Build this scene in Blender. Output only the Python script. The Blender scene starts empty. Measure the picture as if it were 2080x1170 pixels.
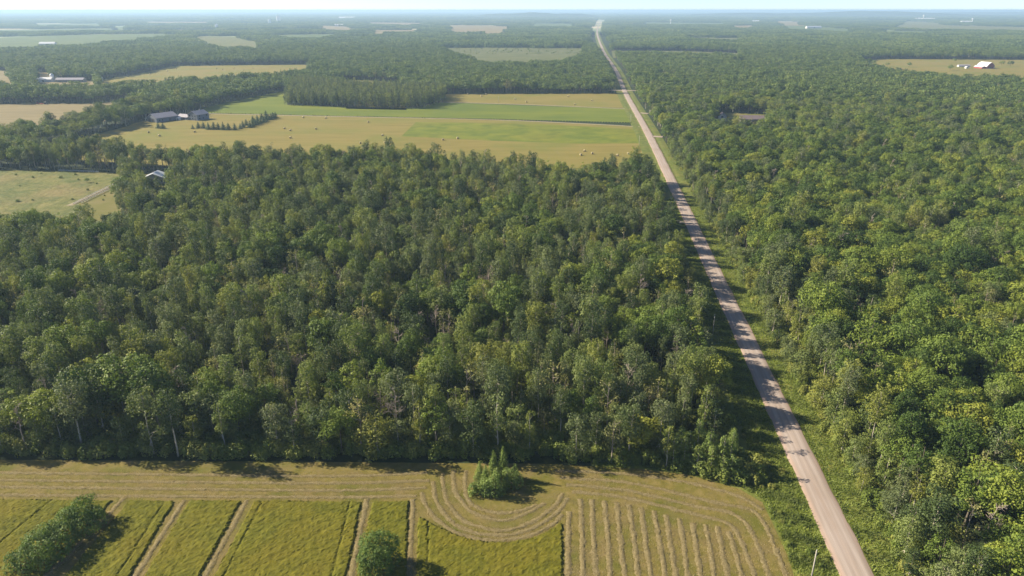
import bpy, math, random
import numpy as np
from mathutils import Vector
R = math.radians
SC = bpy.context.scene

# ------------------------------------------------------------------ camera, sky, sun, exposure
CAM_H, FPX, HORIZON = 115.0, 1442.0, 20.0
PITCH = math.atan((585 - HORIZON) / FPX)
cam_d = bpy.data.cameras.new('camera')
cam = bpy.data.objects.new('camera', cam_d)
SC.collection.objects.link(cam)
cam.location = (0, 0, CAM_H)
cam.rotation_euler = (math.pi / 2 - PITCH, 0, 0)
cam_d.sensor_width = 36.0
cam_d.lens = 36.0 * FPX / 2080
cam_d.clip_start = 1.0
cam_d.clip_end = 120000.0
SC.camera = cam

SUN_EL = R(31)
SUN_DIR = Vector((-0.965, 0.26, 0)).normalized()      # towards the sun, on the plan
world = bpy.data.worlds.new('World')
SC.world = world
world.use_nodes = True
wn = world.node_tree.nodes
sky = wn.new('ShaderNodeTexSky')
sky.sky_type = 'NISHITA'
sky.sun_disc = False
sky.sun_elevation = SUN_EL
sky.sun_rotation = math.atan2(SUN_DIR.x, SUN_DIR.y)
sky.altitude = 300
sky.air_density = 0.5
sky.dust_density = 0.15
sky.ozone_density = 2.0
bg = wn['Background']
bg.inputs['Strength'].default_value = 0.075
world.node_tree.links.new(sky.outputs['Color'], bg.inputs['Color'])

sun_d = bpy.data.lights.new('sun', 'SUN')
sun_d.energy = 5.0
sun_d.angle = R(0.55)
sun_d.color = (1.0, 0.88, 0.68)
sun = bpy.data.objects.new('sun', sun_d)
SC.collection.objects.link(sun)
to_sun = Vector((SUN_DIR.x * math.cos(SUN_EL), SUN_DIR.y * math.cos(SUN_EL), math.sin(SUN_EL)))
sun.rotation_euler = (-to_sun).to_track_quat('-Z', 'Y').to_euler()
sun.location = (-300, 150, 300)

vs = SC.view_settings
vs.view_transform = 'Standard'
vs.look = 'None'
vs.gamma = 1.0
vs.use_curve_mapping = False
vs.exposure = 1.22
SC.render.engine = 'CYCLES'
cy = SC.cycles
cy.max_bounces = 5
cy.diffuse_bounces = 3
cy.transmission_bounces = 3
cy.volume_bounces = 1
cy.transparent_max_bounces = 6
cy.use_denoising = True
cy.denoiser = 'OPENIMAGEDENOISE'
cy.denoising_input_passes = 'RGB_ALBEDO_NORMAL'
cy.denoising_prefilter = 'ACCURATE'
cy.sample_clamp_indirect = 4.0

HAZE_DENSITY = 0.000102
HAZE_COLOR = (0.50, 0.72, 1.0, 1)

# ------------------------------------------------------------------ helpers
cP, sP = math.cos(PITCH), math.sin(PITCH)
def gp(u, v, z=0.0):
    """photo pixel -> point of the place at height z"""
    x = (u - 1040) / FPX; y = -(v - 585) / FPX
    dy = cP + y * sP; dz = -sP + y * cP
    t = (CAM_H - z) / -dz
    return np.array((x * t, dy * t))
def G(pts, z=0.0):
    return np.array([gp(p[0], p[1], p[2] if len(p) > 2 else z) for p in pts])
def proj(P):
    P = np.asarray(P, float)
    d = P[..., 2] - CAM_H
    f = P[..., 1] * cP - d * sP
    up = P[..., 1] * sP + d * cP
    return 1040 + FPX * P[..., 0] / f, 585 - FPX * up / f, f

def inside(poly, pts):
    """vectorised point in polygon"""
    x, y = pts[:, 0], pts[:, 1]
    r = np.zeros(len(pts), bool)
    n = len(poly)
    for i in range(n):
        x1, y1 = poly[i]; x2, y2 = poly[(i + 1) % n]
        if y1 == y2:
            continue
        c = ((y1 > y) != (y2 > y)) & (x < (x2 - x1) * (y - y1) / (y2 - y1) + x1)
        r ^= c
    return r

def wave(seed, lam, n=5):
    """a smooth pseudo-random field in about -1..1 with wavelength lam"""
    rg = np.random.default_rng(seed)
    a = rg.uniform(0, 2 * math.pi, n); k = 2 * math.pi / (lam * rg.uniform(.6, 1.6, n)); p = rg.uniform(0, 7, n)
    return lambda x, y: sum(np.sin((np.cos(a[i]) * x + np.sin(a[i]) * y) * k[i] + p[i]) for i in range(n)) / (n ** .5 * 1.2)

def np_mesh(name, verts, quads=None, tris=None, mats=(), quad_mat=None, tri_mat=None, tint=None, smooth=False):
    me = bpy.data.meshes.new(name)
    verts = np.asarray(verts, np.float32)
    quads = np.zeros((0, 4), np.int32) if quads is None else np.asarray(quads, np.int32).reshape(-1, 4)
    tris = np.zeros((0, 3), np.int32) if tris is None else np.asarray(tris, np.int32).reshape(-1, 3)
    nq, nt = len(quads), len(tris)
    me.vertices.add(len(verts)); me.vertices.foreach_set('co', verts.ravel())
    me.loops.add(nq * 4 + nt * 3)
    me.loops.foreach_set('vertex_index', np.concatenate([quads.ravel(), tris.ravel()]))
    me.polygons.add(nq + nt)
    me.polygons.foreach_set('loop_start', np.concatenate([np.arange(nq) * 4, nq * 4 + np.arange(nt) * 3]).astype(np.int32))
    mi = np.zeros(nq + nt, np.int32)
    if quad_mat is not None: mi[:nq] = quad_mat
    if tri_mat is not None: mi[nq:] = tri_mat
    me.polygons.foreach_set('material_index', mi)
    me.polygons.foreach_set('use_smooth', np.full(nq + nt, smooth))
    for m in mats: me.materials.append(m)
    if tint is not None:
        at = me.attributes.new('tint', 'FLOAT', 'POINT')
        at.data.foreach_set('value', np.asarray(tint, np.float32))
    me.update(calc_edges=True)
    me.validate()
    return me

def link(name, me, parent=None, loc=(0, 0, 0), rz=0.0):
    o = bpy.data.objects.new(name, me)
    SC.collection.objects.link(o)
    o.location = loc
    o.rotation_euler = (0, 0, rz)
    if parent is not None: o.parent = parent
    return o
def tag(o, label=None, cat=None, group=None, kind=None):
    if label: o['label'] = label
    if cat: o['category'] = cat
    if group: o['group'] = group
    if kind: o['kind'] = kind
    return o

class MB:
    """collects boxes, prisms and tubes into one mesh"""
    def __init__(s): s.v = []; s.f = []
    def add(s, verts, faces):
        n = len(s.v); s.v += [tuple(map(float, p)) for p in verts]; s.f += [tuple(i + n for i in f) for f in faces]; return s
    def box(s, x0, x1, y0, y1, z0, z1):
        return s.add([(x0,y0,z0),(x1,y0,z0),(x1,y1,z0),(x0,y1,z0),(x0,y0,z1),(x1,y0,z1),(x1,y1,z1),(x0,y1,z1)],
                     [(3,2,1,0),(4,5,6,7),(0,1,5,4),(1,2,6,5),(2,3,7,6),(3,0,4,7)])
    def tube(s, pts, rad, n=6, cap=True):
        pts = [Vector(p) for p in pts]; vs = []; fs = []
        for i, p in enumerate(pts):
            d = (pts[min(i + 1, len(pts) - 1)] - pts[max(i - 1, 0)]).normalized()
            a = d.orthogonal().normalized(); b = d.cross(a)
            for k in range(n):
                t = 2 * math.pi * k / n
                vs.append(p + (a * math.cos(t) + b * math.sin(t)) * rad[i])
        for i in range(len(pts) - 1):
            for k in range(n):
                fs.append((i * n + k, i * n + (k + 1) % n, (i + 1) * n + (k + 1) % n, (i + 1) * n + k))
        if cap:
            fs.append(tuple(reversed(range(n)))); fs.append(tuple((len(pts) - 1) * n + k for k in range(n)))
        return s.add(vs, fs)
    def prism(s, outline, y0, y1):
        """outline in x,z extruded along y"""
        n = len(outline)
        vs = [(x, y0, z) for x, z in outline] + [(x, y1, z) for x, z in outline]
        fs = [tuple(range(n)), tuple(reversed(range(n, 2 * n)))]
        fs += [((i + 1) % n, i, i + n, (i + 1) % n + n) for i in range(n)]
        return s.add(vs, fs)
    def lathe(s, prof, n=16, c=(0, 0)):
        vs = []; fs = []
        for r, z in prof:
            for k in range(n):
                t = 2 * math.pi * k / n
                vs.append((c[0] + r * math.cos(t), c[1] + r * math.sin(t), z))
        for i in range(len(prof) - 1):
            for k in range(n):
                fs.append((i * n + k, i * n + (k + 1) % n, (i + 1) * n + (k + 1) % n, (i + 1) * n + k))
        return s.add(vs, fs)
    def build(s, name, mat, parent=None, loc=(0, 0, 0), rz=0.0, smooth=False):
        me = bpy.data.meshes.new(name)
        me.from_pydata(s.v, [], s.f)
        me.materials.append(mat)
        if smooth:
            for p in me.polygons: p.use_smooth = True
        me.update()
        return link(name, me, parent, loc, rz)

# ------------------------------------------------------------------ materials
def nodes_of(name):
    m = bpy.data.materials.new(name); m.use_nodes = True
    nt = m.node_tree
    return m, nt, nt.nodes, nt.links, nt.nodes['Principled BSDF']
def ramp(nodes, stops):
    r = nodes.new('ShaderNodeValToRGB')
    e = r.color_ramp.elements
    while len(e) < len(stops): e.new(0.5)
    for i, (p, c) in enumerate(stops):
        e[i].position = p; e[i].color = (*c, 1)
    return r
def noise_mat(name, stops, scale=0.05, detail=6, rough=0.9, stretch=None, second=None, bump=0.0, bump_scale=1.0, rot=0.0, uv=False, spec=0.15, distort=0.0):
    """colour from world-space noise, optionally stretched along one direction; second=(colour, scale, amount) lays patches of another colour"""
    m, nt, N, L, P = nodes_of(name)
    tc = N.new('ShaderNodeTexCoord')
    mp = N.new('ShaderNodeMapping')
    L.new(tc.outputs['UV' if uv else 'Object'], mp.inputs['Vector'])
    mp.inputs['Rotation'].default_value = (0, 0, rot)
    if stretch: mp.inputs['Scale'].default_value = (*stretch, 1)
    n1 = N.new('ShaderNodeTexNoise'); n1.inputs['Scale'].default_value = scale; n1.inputs['Detail'].default_value = detail
    n1.inputs['Roughness'].default_value = 0.62; n1.inputs['Distortion'].default_value = distort
    L.new(mp.outputs['Vector'], n1.inputs['Vector'])
    r = ramp(N, stops); L.new(n1.outputs['Fac'], r.inputs['Fac'])
    col = r.outputs['Color']
    if second:
        for c2, s2, amt in second:
            n2 = N.new('ShaderNodeTexNoise'); n2.inputs['Scale'].default_value = s2; n2.inputs['Detail'].default_value = 5
            L.new(tc.outputs['Object'], n2.inputs['Vector'])
            r2 = ramp(N, [(0.46, (0, 0, 0)), (0.66, (amt, amt, amt))]); L.new(n2.outputs['Fac'], r2.inputs['Fac'])
            mx = N.new('ShaderNodeMixRGB'); L.new(r2.outputs['Color'], mx.inputs['Fac'])
            L.new(col, mx.inputs['Color1']); mx.inputs['Color2'].default_value = (*c2, 1)
            col = mx.outputs['Color']
    L.new(col, P.inputs['Base Color'])
    P.inputs['Roughness'].default_value = rough
    P.inputs['Specular IOR Level'].default_value = spec
    if bump:
        n3 = N.new('ShaderNodeTexNoise'); n3.inputs['Scale'].default_value = bump_scale; n3.inputs['Detail'].default_value = 4
        L.new(tc.outputs['Object'], n3.inputs['Vector'])
        b = N.new('ShaderNodeBump'); b.inputs['Strength'].default_value = 1.0; b.inputs['Distance'].default_value = bump
        L.new(n3.outputs['Fac'], b.inputs['Height']); L.new(b.outputs['Normal'], P.inputs['Normal'])
    return m
def leaf_mat(name, stops, trans=0.22, tint_amt=0.55):
    """green that differs from tree to tree (object random) and from bough to bough (tint attribute)"""
    m, nt, N, L, P = nodes_of(name)
    oi = N.new('ShaderNodeObjectInfo')
    r = ramp(N, stops); L.new(oi.outputs['Random'], r.inputs['Fac'])
    at = N.new('ShaderNodeAttribute'); at.attribute_name = 'tint'
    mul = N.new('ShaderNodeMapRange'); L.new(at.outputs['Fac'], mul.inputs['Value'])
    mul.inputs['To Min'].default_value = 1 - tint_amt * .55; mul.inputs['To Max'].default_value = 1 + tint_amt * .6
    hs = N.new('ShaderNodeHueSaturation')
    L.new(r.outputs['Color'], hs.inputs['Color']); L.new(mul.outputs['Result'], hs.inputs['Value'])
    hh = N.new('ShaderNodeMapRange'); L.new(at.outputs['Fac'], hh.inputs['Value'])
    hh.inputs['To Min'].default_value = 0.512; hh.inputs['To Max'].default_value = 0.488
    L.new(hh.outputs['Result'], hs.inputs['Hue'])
    L.new(hs.outputs['Color'], P.inputs['Base Color'])
    P.inputs['Roughness'].default_value = 0.6
    P.inputs['Specular IOR Level'].default_value = 0.22
    tr = N.new('ShaderNodeBsdfTranslucent')
    g = N.new('ShaderNodeMixRGB'); g.blend_type = 'MULTIPLY'; g.inputs['Fac'].default_value = 1
    g.inputs['Color2'].default_value = (1.6, 1.65, 0.8, 1)
    L.new(hs.outputs['Color'], g.inputs['Color1']); L.new(g.outputs['Color'], tr.inputs['Color'])
    mx = N.new('ShaderNodeMixShader'); mx.inputs['Fac'].default_value = trans
    L.new(P.outputs['BSDF'], mx.inputs[1]); L.new(tr.outputs['BSDF'], mx.inputs[2])
    L.new(mx.outputs['Shader'], N['Material Output'].inputs['Surface'])
    return m

M = {}
M['ground'] = noise_mat('forest_floor', [(0.3, (0.018, 0.028, 0.009)), (0.55, (0.030, 0.045, 0.014)), (0.75, (0.042, 0.051, 0.020))], scale=.15)
M['mown'] = noise_mat('mown_stubble', [(0.28, (0.106, 0.095, 0.017)), (0.5, (0.161, 0.133, 0.033)), (0.72, (0.216, 0.167, 0.064))], scale=.55, detail=9,
                      second=[((0.092, 0.100, 0.012), .09, .75), ((0.178, 0.130, 0.063), .16, .5)], bump=.12, bump_scale=2.5)
M['straw'] = noise_mat('dry_hay', [(0.25, (0.115, 0.091, 0.033)), (0.5, (0.185, 0.149, 0.070)), (0.75, (0.267, 0.221, 0.124))], scale=2.2, detail=6, bump=.06, bump_scale=5)
M['crop'] = noise_mat('standing_hay', [(0.25, (0.062, 0.068, 0.006)), (0.5, (0.107, 0.108, 0.009)), (0.75, (0.161, 0.151, 0.016))], scale=.5, detail=7,
                      second=[((0.146, 0.118, 0.011), .05, .6)])
M['gravel'] = noise_mat('gravel', [(0.3, (0.295, 0.242, 0.210)), (0.5, (0.342, 0.286, 0.253)), (0.7, (0.394, 0.336, 0.304))], scale=1.2, detail=5, stretch=(1.3, .035), uv=True,
                        second=[((0.261, 0.204, 0.159), .05, .4)])
def add_tracks(m):
    nt = m.node_tree; N, L = nt.nodes, nt.links; P = N['Principled BSDF']
    src = P.inputs['Base Color'].links[0].from_socket
    tc = N.new('ShaderNodeTexCoord'); sp = N.new('ShaderNodeSeparateXYZ'); L.new(tc.outputs['UV'], sp.inputs[0])
    nz = N.new('ShaderNodeTexNoise'); nz.inputs['Scale'].default_value = .05; L.new(tc.outputs['UV'], nz.inputs['Vector'])
    ad = N.new('ShaderNodeMath'); ad.operation = 'MULTIPLY_ADD'; L.new(nz.outputs['Fac'], ad.inputs[0]); ad.inputs[1].default_value = .9; L.new(sp.outputs['X'], ad.inputs[2])
    mr = N.new('ShaderNodeMapRange'); mr.inputs['From Min'].default_value = -3.3; mr.inputs['From Max'].default_value = 4.2; L.new(ad.outputs[0], mr.inputs['Value'])
    r = ramp(N, [(0, (.98, .87, .78)), (.09, (1.02, .93, .87)), (.17, (.93, .92, .90)), (.28, (1.08, 1.08, 1.08)), (.38, (.94, .93, .92)), (.5, (1.03, 1.0, .97)), (.62, (.94, .93, .92)), (.73, (1.08, 1.08, 1.08)), (.84, (.93, .92, .90)), (.93, (1.02, .93, .87)), (1, (.98, .87, .78))])
    L.new(mr.outputs['Result'], r.inputs['Fac'])
    mx = N.new('ShaderNodeMixRGB'); mx.blend_type = 'MULTIPLY'; mx.inputs['Fac'].default_value = 1
    L.new(src, mx.inputs['Color1']); L.new(r.outputs['Color'], mx.inputs['Color2']); L.new(mx.outputs['Color'], P.inputs['Base Color'])
add_tracks(M['gravel'])
M['lane'] = noise_mat('farm_lane', [(0.3, (0.218, 0.182, 0.110)), (0.7, (0.315, 0.273, 0.188))], scale=.3)
M['verge'] = noise_mat('verge_turf', [(0.28, (0.066, 0.089, 0.014)), (0.5, (0.109, 0.134, 0.024)), (0.74, (0.180, 0.187, 0.051))], scale=.22, detail=8, bump=.2, bump_scale=1.4,
                       second=[((0.170, 0.157, 0.038), .06, .6)])
def hay(name, a, b, c, **k):
    return noise_mat(name, [(0.3, a), (0.5, b), (0.72, c)], **k)
M['hay_far'] = hay('cut_hayfield', (.155, .132, .026), (.195, .162, .038), (.23, .188, .052), scale=.10, detail=7, stretch=(.12, 1.0), rot=R(3), second=[((.135, .155, .024), .012, .6), ((.215, .17, .045), .05, .4)], bump=.2, bump_scale=.6)
M['hay_green'] = hay('regrown_hay', (0.100, 0.131, 0.012), (0.135, 0.162, 0.015), (0.186, 0.194, 0.023), scale=.035, detail=9, second=[((0.186, 0.174, 0.022), .02, .5), ((0.064, 0.094, 0.012), .06, .45)])
M['soy'] = hay('soybeans', (0.088, 0.121, 0.012), (0.116, 0.148, 0.013), (0.168, 0.184, 0.018), scale=.02, detail=8, stretch=(.25, 1.0), second=[((0.075, 0.117, 0.017), .01, .6), ((0.177, 0.188, 0.017), .006, .6)])
M['stubble_far'] = hay('raked_hay', (0.153, 0.123, 0.051), (0.204, 0.164, 0.076), (0.255, 0.209, 0.107), scale=.16, detail=5, stretch=(.06, 1.0), rot=R(-12))
M['meadow'] = hay('rough_meadow', (.075, .09, .02), (.125, .135, .034), (.19, .17, .055), scale=.09, detail=9, second=[((.21, .155, .07), .02, .6), ((.06, .09, .018), .05, .75), ((.20, .18, .06), .12, .5)], bump=.9, bump_scale=.3)
M['lawn'] = hay('lawn', (0.102, 0.112, 0.021), (0.138, 0.132, 0.030), (0.184, 0.153, 0.056), scale=.05)
M['pasture'] = hay('far_green_field', (0.070, 0.101, 0.020), (0.093, 0.123, 0.024), (0.129, 0.145, 0.033), scale=.008)
M['tan_far'] = hay('far_ripe_field', (0.173, 0.131, 0.052), (0.207, 0.159, 0.064), (0.242, 0.188, 0.079), scale=.01)
M['fen'] = hay('wet_meadow', (0.076, 0.092, 0.025), (0.112, 0.120, 0.038), (0.143, 0.138, 0.051), scale=.02)
M['hill'] = noise_mat('wooded_hill', [(0.35, (.035, .052, .02)), (0.65, (.07, .09, .035))], scale=.004, detail=10, bump=12, bump_scale=.03)
M['bark'] = noise_mat('grey_bark', [(0.3, (0.080, 0.068, 0.052)), (0.7, (0.176, 0.152, 0.120))], scale=1.2)
M['aspen_bark'] = noise_mat('pale_bark', [(0.3, (0.300, 0.270, 0.210)), (0.7, (0.520, 0.480, 0.400))], scale=.9)
M['dead_bark'] = noise_mat('weathered_wood', [(0.3, (0.240, 0.195, 0.155)), (0.7, (0.420, 0.355, 0.300))], scale=1.0)
M['aspen'] = leaf_mat('aspen_leaves', [(0, (.052, .080, .022)), (.22, (.088, .122, .038)), (.45, (.135, .160, .070)), (.7, (.155, .198, .048)), (.9, (.185, .215, .045)), (1, (.215, .225, .045))])
M['oak'] = leaf_mat('broad_leaves', [(0, (.045, .080, .015)), (.22, (.082, .130, .022)), (.45, (.125, .178, .030)), (.7, (.160, .212, .032)), (.9, (.195, .232, .034)), (1, (.225, .24, .036))])
M['sparse'] = leaf_mat('thin_leaves', [(0, (0.175, 0.187, 0.069)), (.5, (0.232, 0.235, 0.082)), (1, (0.282, 0.259, 0.093))])
M['willow'] = leaf_mat('willow_leaves', [(0, (0.089, 0.143, 0.028)), (.5, (0.108, 0.166, 0.031)), (1, (0.132, 0.189, 0.035))])
M['spruce'] = leaf_mat('spruce_needles', [(0, (0.053, 0.093, 0.042)), (.5, (0.068, 0.112, 0.051)), (1, (0.090, 0.135, 0.057))], trans=.12)
M['cedar'] = leaf_mat('young_leaves', [(0, (0.132, 0.185, 0.046)), (.5, (0.159, 0.217, 0.052)), (1, (0.191, 0.238, 0.057))], trans=.25)
M['brush'] = leaf_mat('brush_leaves', [(0, (0.108, 0.150, 0.024)), (.5, (0.162, 0.204, 0.038)), (1, (0.244, 0.251, 0.059))])
M['far_leaf'] = leaf_mat('distant_leaves', [(0, (0.067, 0.107, 0.025)), (.35, (0.107, 0.155, 0.034)), (.7, (0.140, 0.188, 0.042)), (1, (0.172, 0.209, 0.046))])
def plain(name, c, rough=.6, metal=0.0):
    return noise_mat(name, [(0.3, tuple(x * .86 for x in c)), (0.7, tuple(min(1, x * 1.1) for x in c))], scale=.6, rough=rough, spec=.3)
M['roof_grey'] = plain('grey_sheet_roof', (.32, .30, .33), .5)
M['roof_brown'] = plain('brown_shingle_roof', (.17, .13, .135), .7)
M['roof_dark'] = plain('dark_roof', (.07, .07, .075), .7)
M['roof_white'] = plain('white_sheet_roof', (.70, .70, .70), .5)
M['wall_blue'] = plain('blue_grey_siding', (.15, .17, .21), .7)
M['wall_white'] = plain('white_siding', (.66, .65, .63), .6)
M['wall_grey'] = plain('grey_siding', (.26, .25, .24), .7)
M['wall_red'] = plain('red_boards', (.30, .045, .045), .7)
M['red_paint'] = plain('red_machine_paint', (.38, .035, .03), .45)
M['door'] = plain('dark_door', (.08, .08, .09), .5)
M['glass'] = plain('window_glass', (.04, .05, .06), .15)
M['pole'] = plain('weathered_pole', (.40, .37, .32), .8)
M['steel'] = plain('galvanised_steel', (.62, .64, .66), .4)
M['tyre'] = plain('tyre_rubber', (.02, .02, .02), .8)

# ------------------------------------------------------------------ ground, fields, road
def sheet(name, poly, z, mat, cell=None):
    """flat polygon on the ground"""
    import bmesh
    bm = bmesh.new()
    vs_ = [bm.verts.new((p[0], p[1], z)) for p in poly]
    f = bm.faces.new(vs_)
    bmesh.ops.triangulate(bm, faces=[f])
    bmesh.ops.recalc_face_normals(bm, faces=bm.faces)
    for f in bm.faces:
        if f.normal.z < 0: f.normal_flip()
    me = bpy.data.meshes.new(name); bm.to_mesh(me); bm.free()
    me.materials.append(mat)
    o = link(name, me)
    return tag(o, kind='structure')
NA = 96
ring = [(46000 * math.cos(2 * math.pi * k / NA), 46000 * math.sin(2 * math.pi * k / NA)) for k in range(NA)]
tag(sheet('ground', ring, 0.0, M['ground']), 'dark leaf litter and low green cover under the woods', 'ground')

C = 16.0      # canopy height that hides the near side of the open land
FIELDS = {}
def field(key, name, pts, z, mat, label):
    poly = G(pts)
    if key == 'near': poly = np.vstack([poly, [(48, -160), (-330, -160)]])
    FIELDS[key] = poly
    return tag(sheet(name, poly, z, M[mat]), label, 'field')
field('hay1', 'hay_field', [(66,306),(130,288),(250,259),(308,239),(430,231.5),(700,237),(1000,243.5),(1297,257),(1316,306),(1322,322,C),(1200,324,C),(1140,335,C),(1085,324,C),(980,310,C),(700,300,C),(500,297,C),(350,306,13),(120,310,5)],
      .02, 'hay_far', 'cut tan hayfield with round bales behind the front woodlot')
field('green1', 'hay_regrowth', [(845,248),(1100,252),(1292,263),(1303,291),(1180,292),(1000,286),(880,280),(815,277)], .05, 'hay_green', 'green regrown patch in the tan hayfield beside the road')
field('soy', 'soybean_field', [(380,229),(440,213),(520,196),(588,183),(583,212.5),(640,214),(700,216),(850,219),(884,207.5),(1281,221.5),(1291,249),(1000,241.5),(700,235.5),(430,230)], .03, 'soy', 'bright green strip of crop between the two farm lanes')
field('hay3', 'hay_field', [(906,191),(1100,190),(1257,190),(1280,220),(884,206)], .03, 'hay_far', 'tan bale field beyond the green crop strip')
field('clear11', 'clearing', [(695,161),(760,164),(812,168),(824,186,22),(700,184,22)], .03, 'lawn', 'small yellow clearing behind the poplar plantation')
field('rake', 'hay_field', [(-260,213),(0,211.5),(175,210),(240,205.5),(300,201),(262,208,11),(225,220,11),(190,232,11),(130,242,11),(90,252,11),(0,272,11),(-260,330,11)], .03, 'stubble_far', 'raked tan hayfield with fine stripes at the left edge')
field('hay5', 'hay_field', [(200,163),(280,150),(353,134),(500,132),(636,131),(622,138,C),(572,146,C),(505,151,C),(370,156,C),(246,166,C),(205,171,C)], .05, 'hay_far', 'long pale hayfield behind the middle hedgerow')
field('yard6', 'pasture', [(-200,143),(0,143),(22,147),(18,160),(32,168,C),(-200,174,C)], .05, 'stubble_far', 'brown pasture at the left edge behind the trees')
field('yard7', 'farmyard', [(74,146),(98,148),(106,163.5),(195,164),(195,170,C),(70,170,C)], .05, 'stubble_far', 'brown farmyard around the long white building')
field('far7', 'crop_field', [(-300,78),(0,77),(170,70),(330,68),(372,73),(310,84),(160,89,C),(0,95,C),(-300,98,C)], .1, 'pasture', 'wide hazy green field far off at the left')
field('far8', 'crop_field', [(365,80),(410,74),(500,75.5),(505,82),(545,86),(535,97,C),(450,94,C)], .1, 'meadow', 'hazy tan and green field far off beyond the pale hayfield')
field('fen9', 'meadow', [(880,96.5),(1050,97),(1187,98),(1180,109,C),(1140,121,C),(1060,125,C),(985,124,C),(945,113,C)], .1, 'fen', 'olive wet meadow beside the far part of the road')
field('far10', 'grain_field', [(903,54.5),(925,50.5),(1048,54.2),(1022,64,C),(910,65,C)], .15, 'tan_far', 'pale ripe grain field far off near the road')
field('far10b', 'crop_field', [(1075,47.5),(1170,48),(1168,52.5,C),(1072,52.5,C)], .15, 'pasture', 'thin green field far off behind the grain field')
field('farm', 'pasture', [(1728,127),(1785,120),(2000,121),(2200,122),(2200,156,C),(2070,154,C),(1960,151,C),(1870,144,C),(1800,137,C)], .06, 'hay_far', 'open tan pasture around the red barn')
field('far13a', 'crop_field', [(1478,52.5),(1537,51.2),(1537,55.5,C),(1482,56,C)], .15, 'tan_far', 'small tan field far off to the right of the road')
field('far13b', 'crop_field', [(1582,50.5),(1655,53),(1740,60),(1735,65,C),(1655,60,C),(1585,56,C)], .15, 'pasture', 'hazy green field beside the far long white barn')
field('far13c', 'crop_field', [(1570,42.5),(1632,44.5),(1632,48,C),(1572,47,C)], .2, 'tan_far', 'pale strip field below the far ridge')
field('far13d', 'crop_field', [(1835,43.5),(1885,44),(1930,51.5),(2120,56),(2120,61,C),(1940,58.5,C),(1800,54,C)], .2, 'meadow', 'hazy pale field below the far town')
field('far14', 'crop_field', [(640,51.5),(715,54),(730,61.5,C),(650,59,C)], .2, 'tan_far', 'pale far field with scattered trees left of centre')
field('far15', 'crop_field', [(225,54.5),(262,54.5),(262,59,C),(228,59,C)], .2, 'pasture', 'tiny pale far field at upper left')
for k, (pp, mt, lb) in enumerate([([(-100,61),(60,59.5),(240,57),(236,59.5,16),(60,62,16),(-100,63.5,16)], 'pasture', 'thin hazy green field strip at the far left edge'),
        ([(560,71),(640,69.5),(700,70.5),(690,73.5,16),(565,74.5,16)], 'pasture', 'thin green strip in the woods below the pale far field'),
        ([(742,45.5),(862,46.5),(858,48.3,16),(745,47.5,16)], 'tan_far', 'thin pale strip far off left of the grain field'),
        ([(60,49),(210,47.5),(208,49.5,16),(64,51,16)], 'pasture', 'thin hazy strip below the left horizon'),
        ([(290,44),(432,44.5),(430,46.3,16),(292,45.8,16)], 'tan_far', 'thin pale strip below the left horizon near the silos'),
        ([(752,61.5),(860,60.5),(858,63.3,16),(756,64.5,16)], 'tan_far', 'small tan strip just left of the grain field'),
        ([(1300,46),(1345,45.5),(1480,47),(1478,48.8,16),(1302,48,16)], 'pasture', 'thin hazy strip beside the first water tower'),
        ([(1780,62),(1900,63.5),(1898,66,16),(1782,65,16)], 'pasture', 'thin green strip in the right woods below the town')]):
    field('strip%d' % k, 'crop_field', pp, .2, mt, lb)
field('gap1', 'clearing', [(1242,103),(1380,103.5),(1500,108),(1505,108.6,17),(1380,104.2,17),(1246,103.6,17)], .1, 'fen', 'hidden narrow clearing in the woods beyond the road')
field('gap2', 'clearing', [(1390,76),(1520,77),(1520,77.6,17),(1390,76.6,17)], .1, 'fen', 'second hidden narrow clearing far in the woods')
field('meadow14', 'meadow', [(-260,342),(75,346),(230,351),(252,356),(246,380),(243,400),(243,434,16),(205,438,16),(150,424,17),(0,418,17),(-260,412,17)], .03, 'meadow', 'rough tan and green meadow behind the woodlot at the left')
field('lawn14', 'lawn', [(160,412),(238,378),(242,385),(243,434,16),(205,438,16)], .06, 'lawn', 'mown yellow lawn below the white fence')
field('shed14', 'shed_yard', [(285,350),(348,350),(350,371,13),(284,371,13)], .03, 'meadow', 'small clearing around the grey gabled shed')
field('house1', 'house_lawn', [(1452,228),(1505,230),(1562,233),(1564,250,10),(1520,258,10),(1452,250,10)], .03, 'lawn', 'small lawn around the brown roofed house in the woods')
# near field
NEAR = [(-900,935),(0,934),(600,938),(950,941),(1100,942),(1300,952),(1400,965),(1500,992),(1548,1020),(1568,1060),(1600,1130),(1640,1260),(1640,1450)]
tag(sheet('rough_grass', G([(1200,925),(1400,935),(1440,800),(1415,640),(1390,520),(1410,520),(1480,700),(1560,900),(1600,1000),(1660,1100),(1760,1300),(1800,1450),(1500,1450),(1200,1200)]), .008, M['verge']), 'rough grass belt between the mown field and the road', 'grass', kind='structure')
field('near', 'mown_field', NEAR, .016, 'mown', 'mown hayfield with straw windrows in front of the woods')

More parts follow.
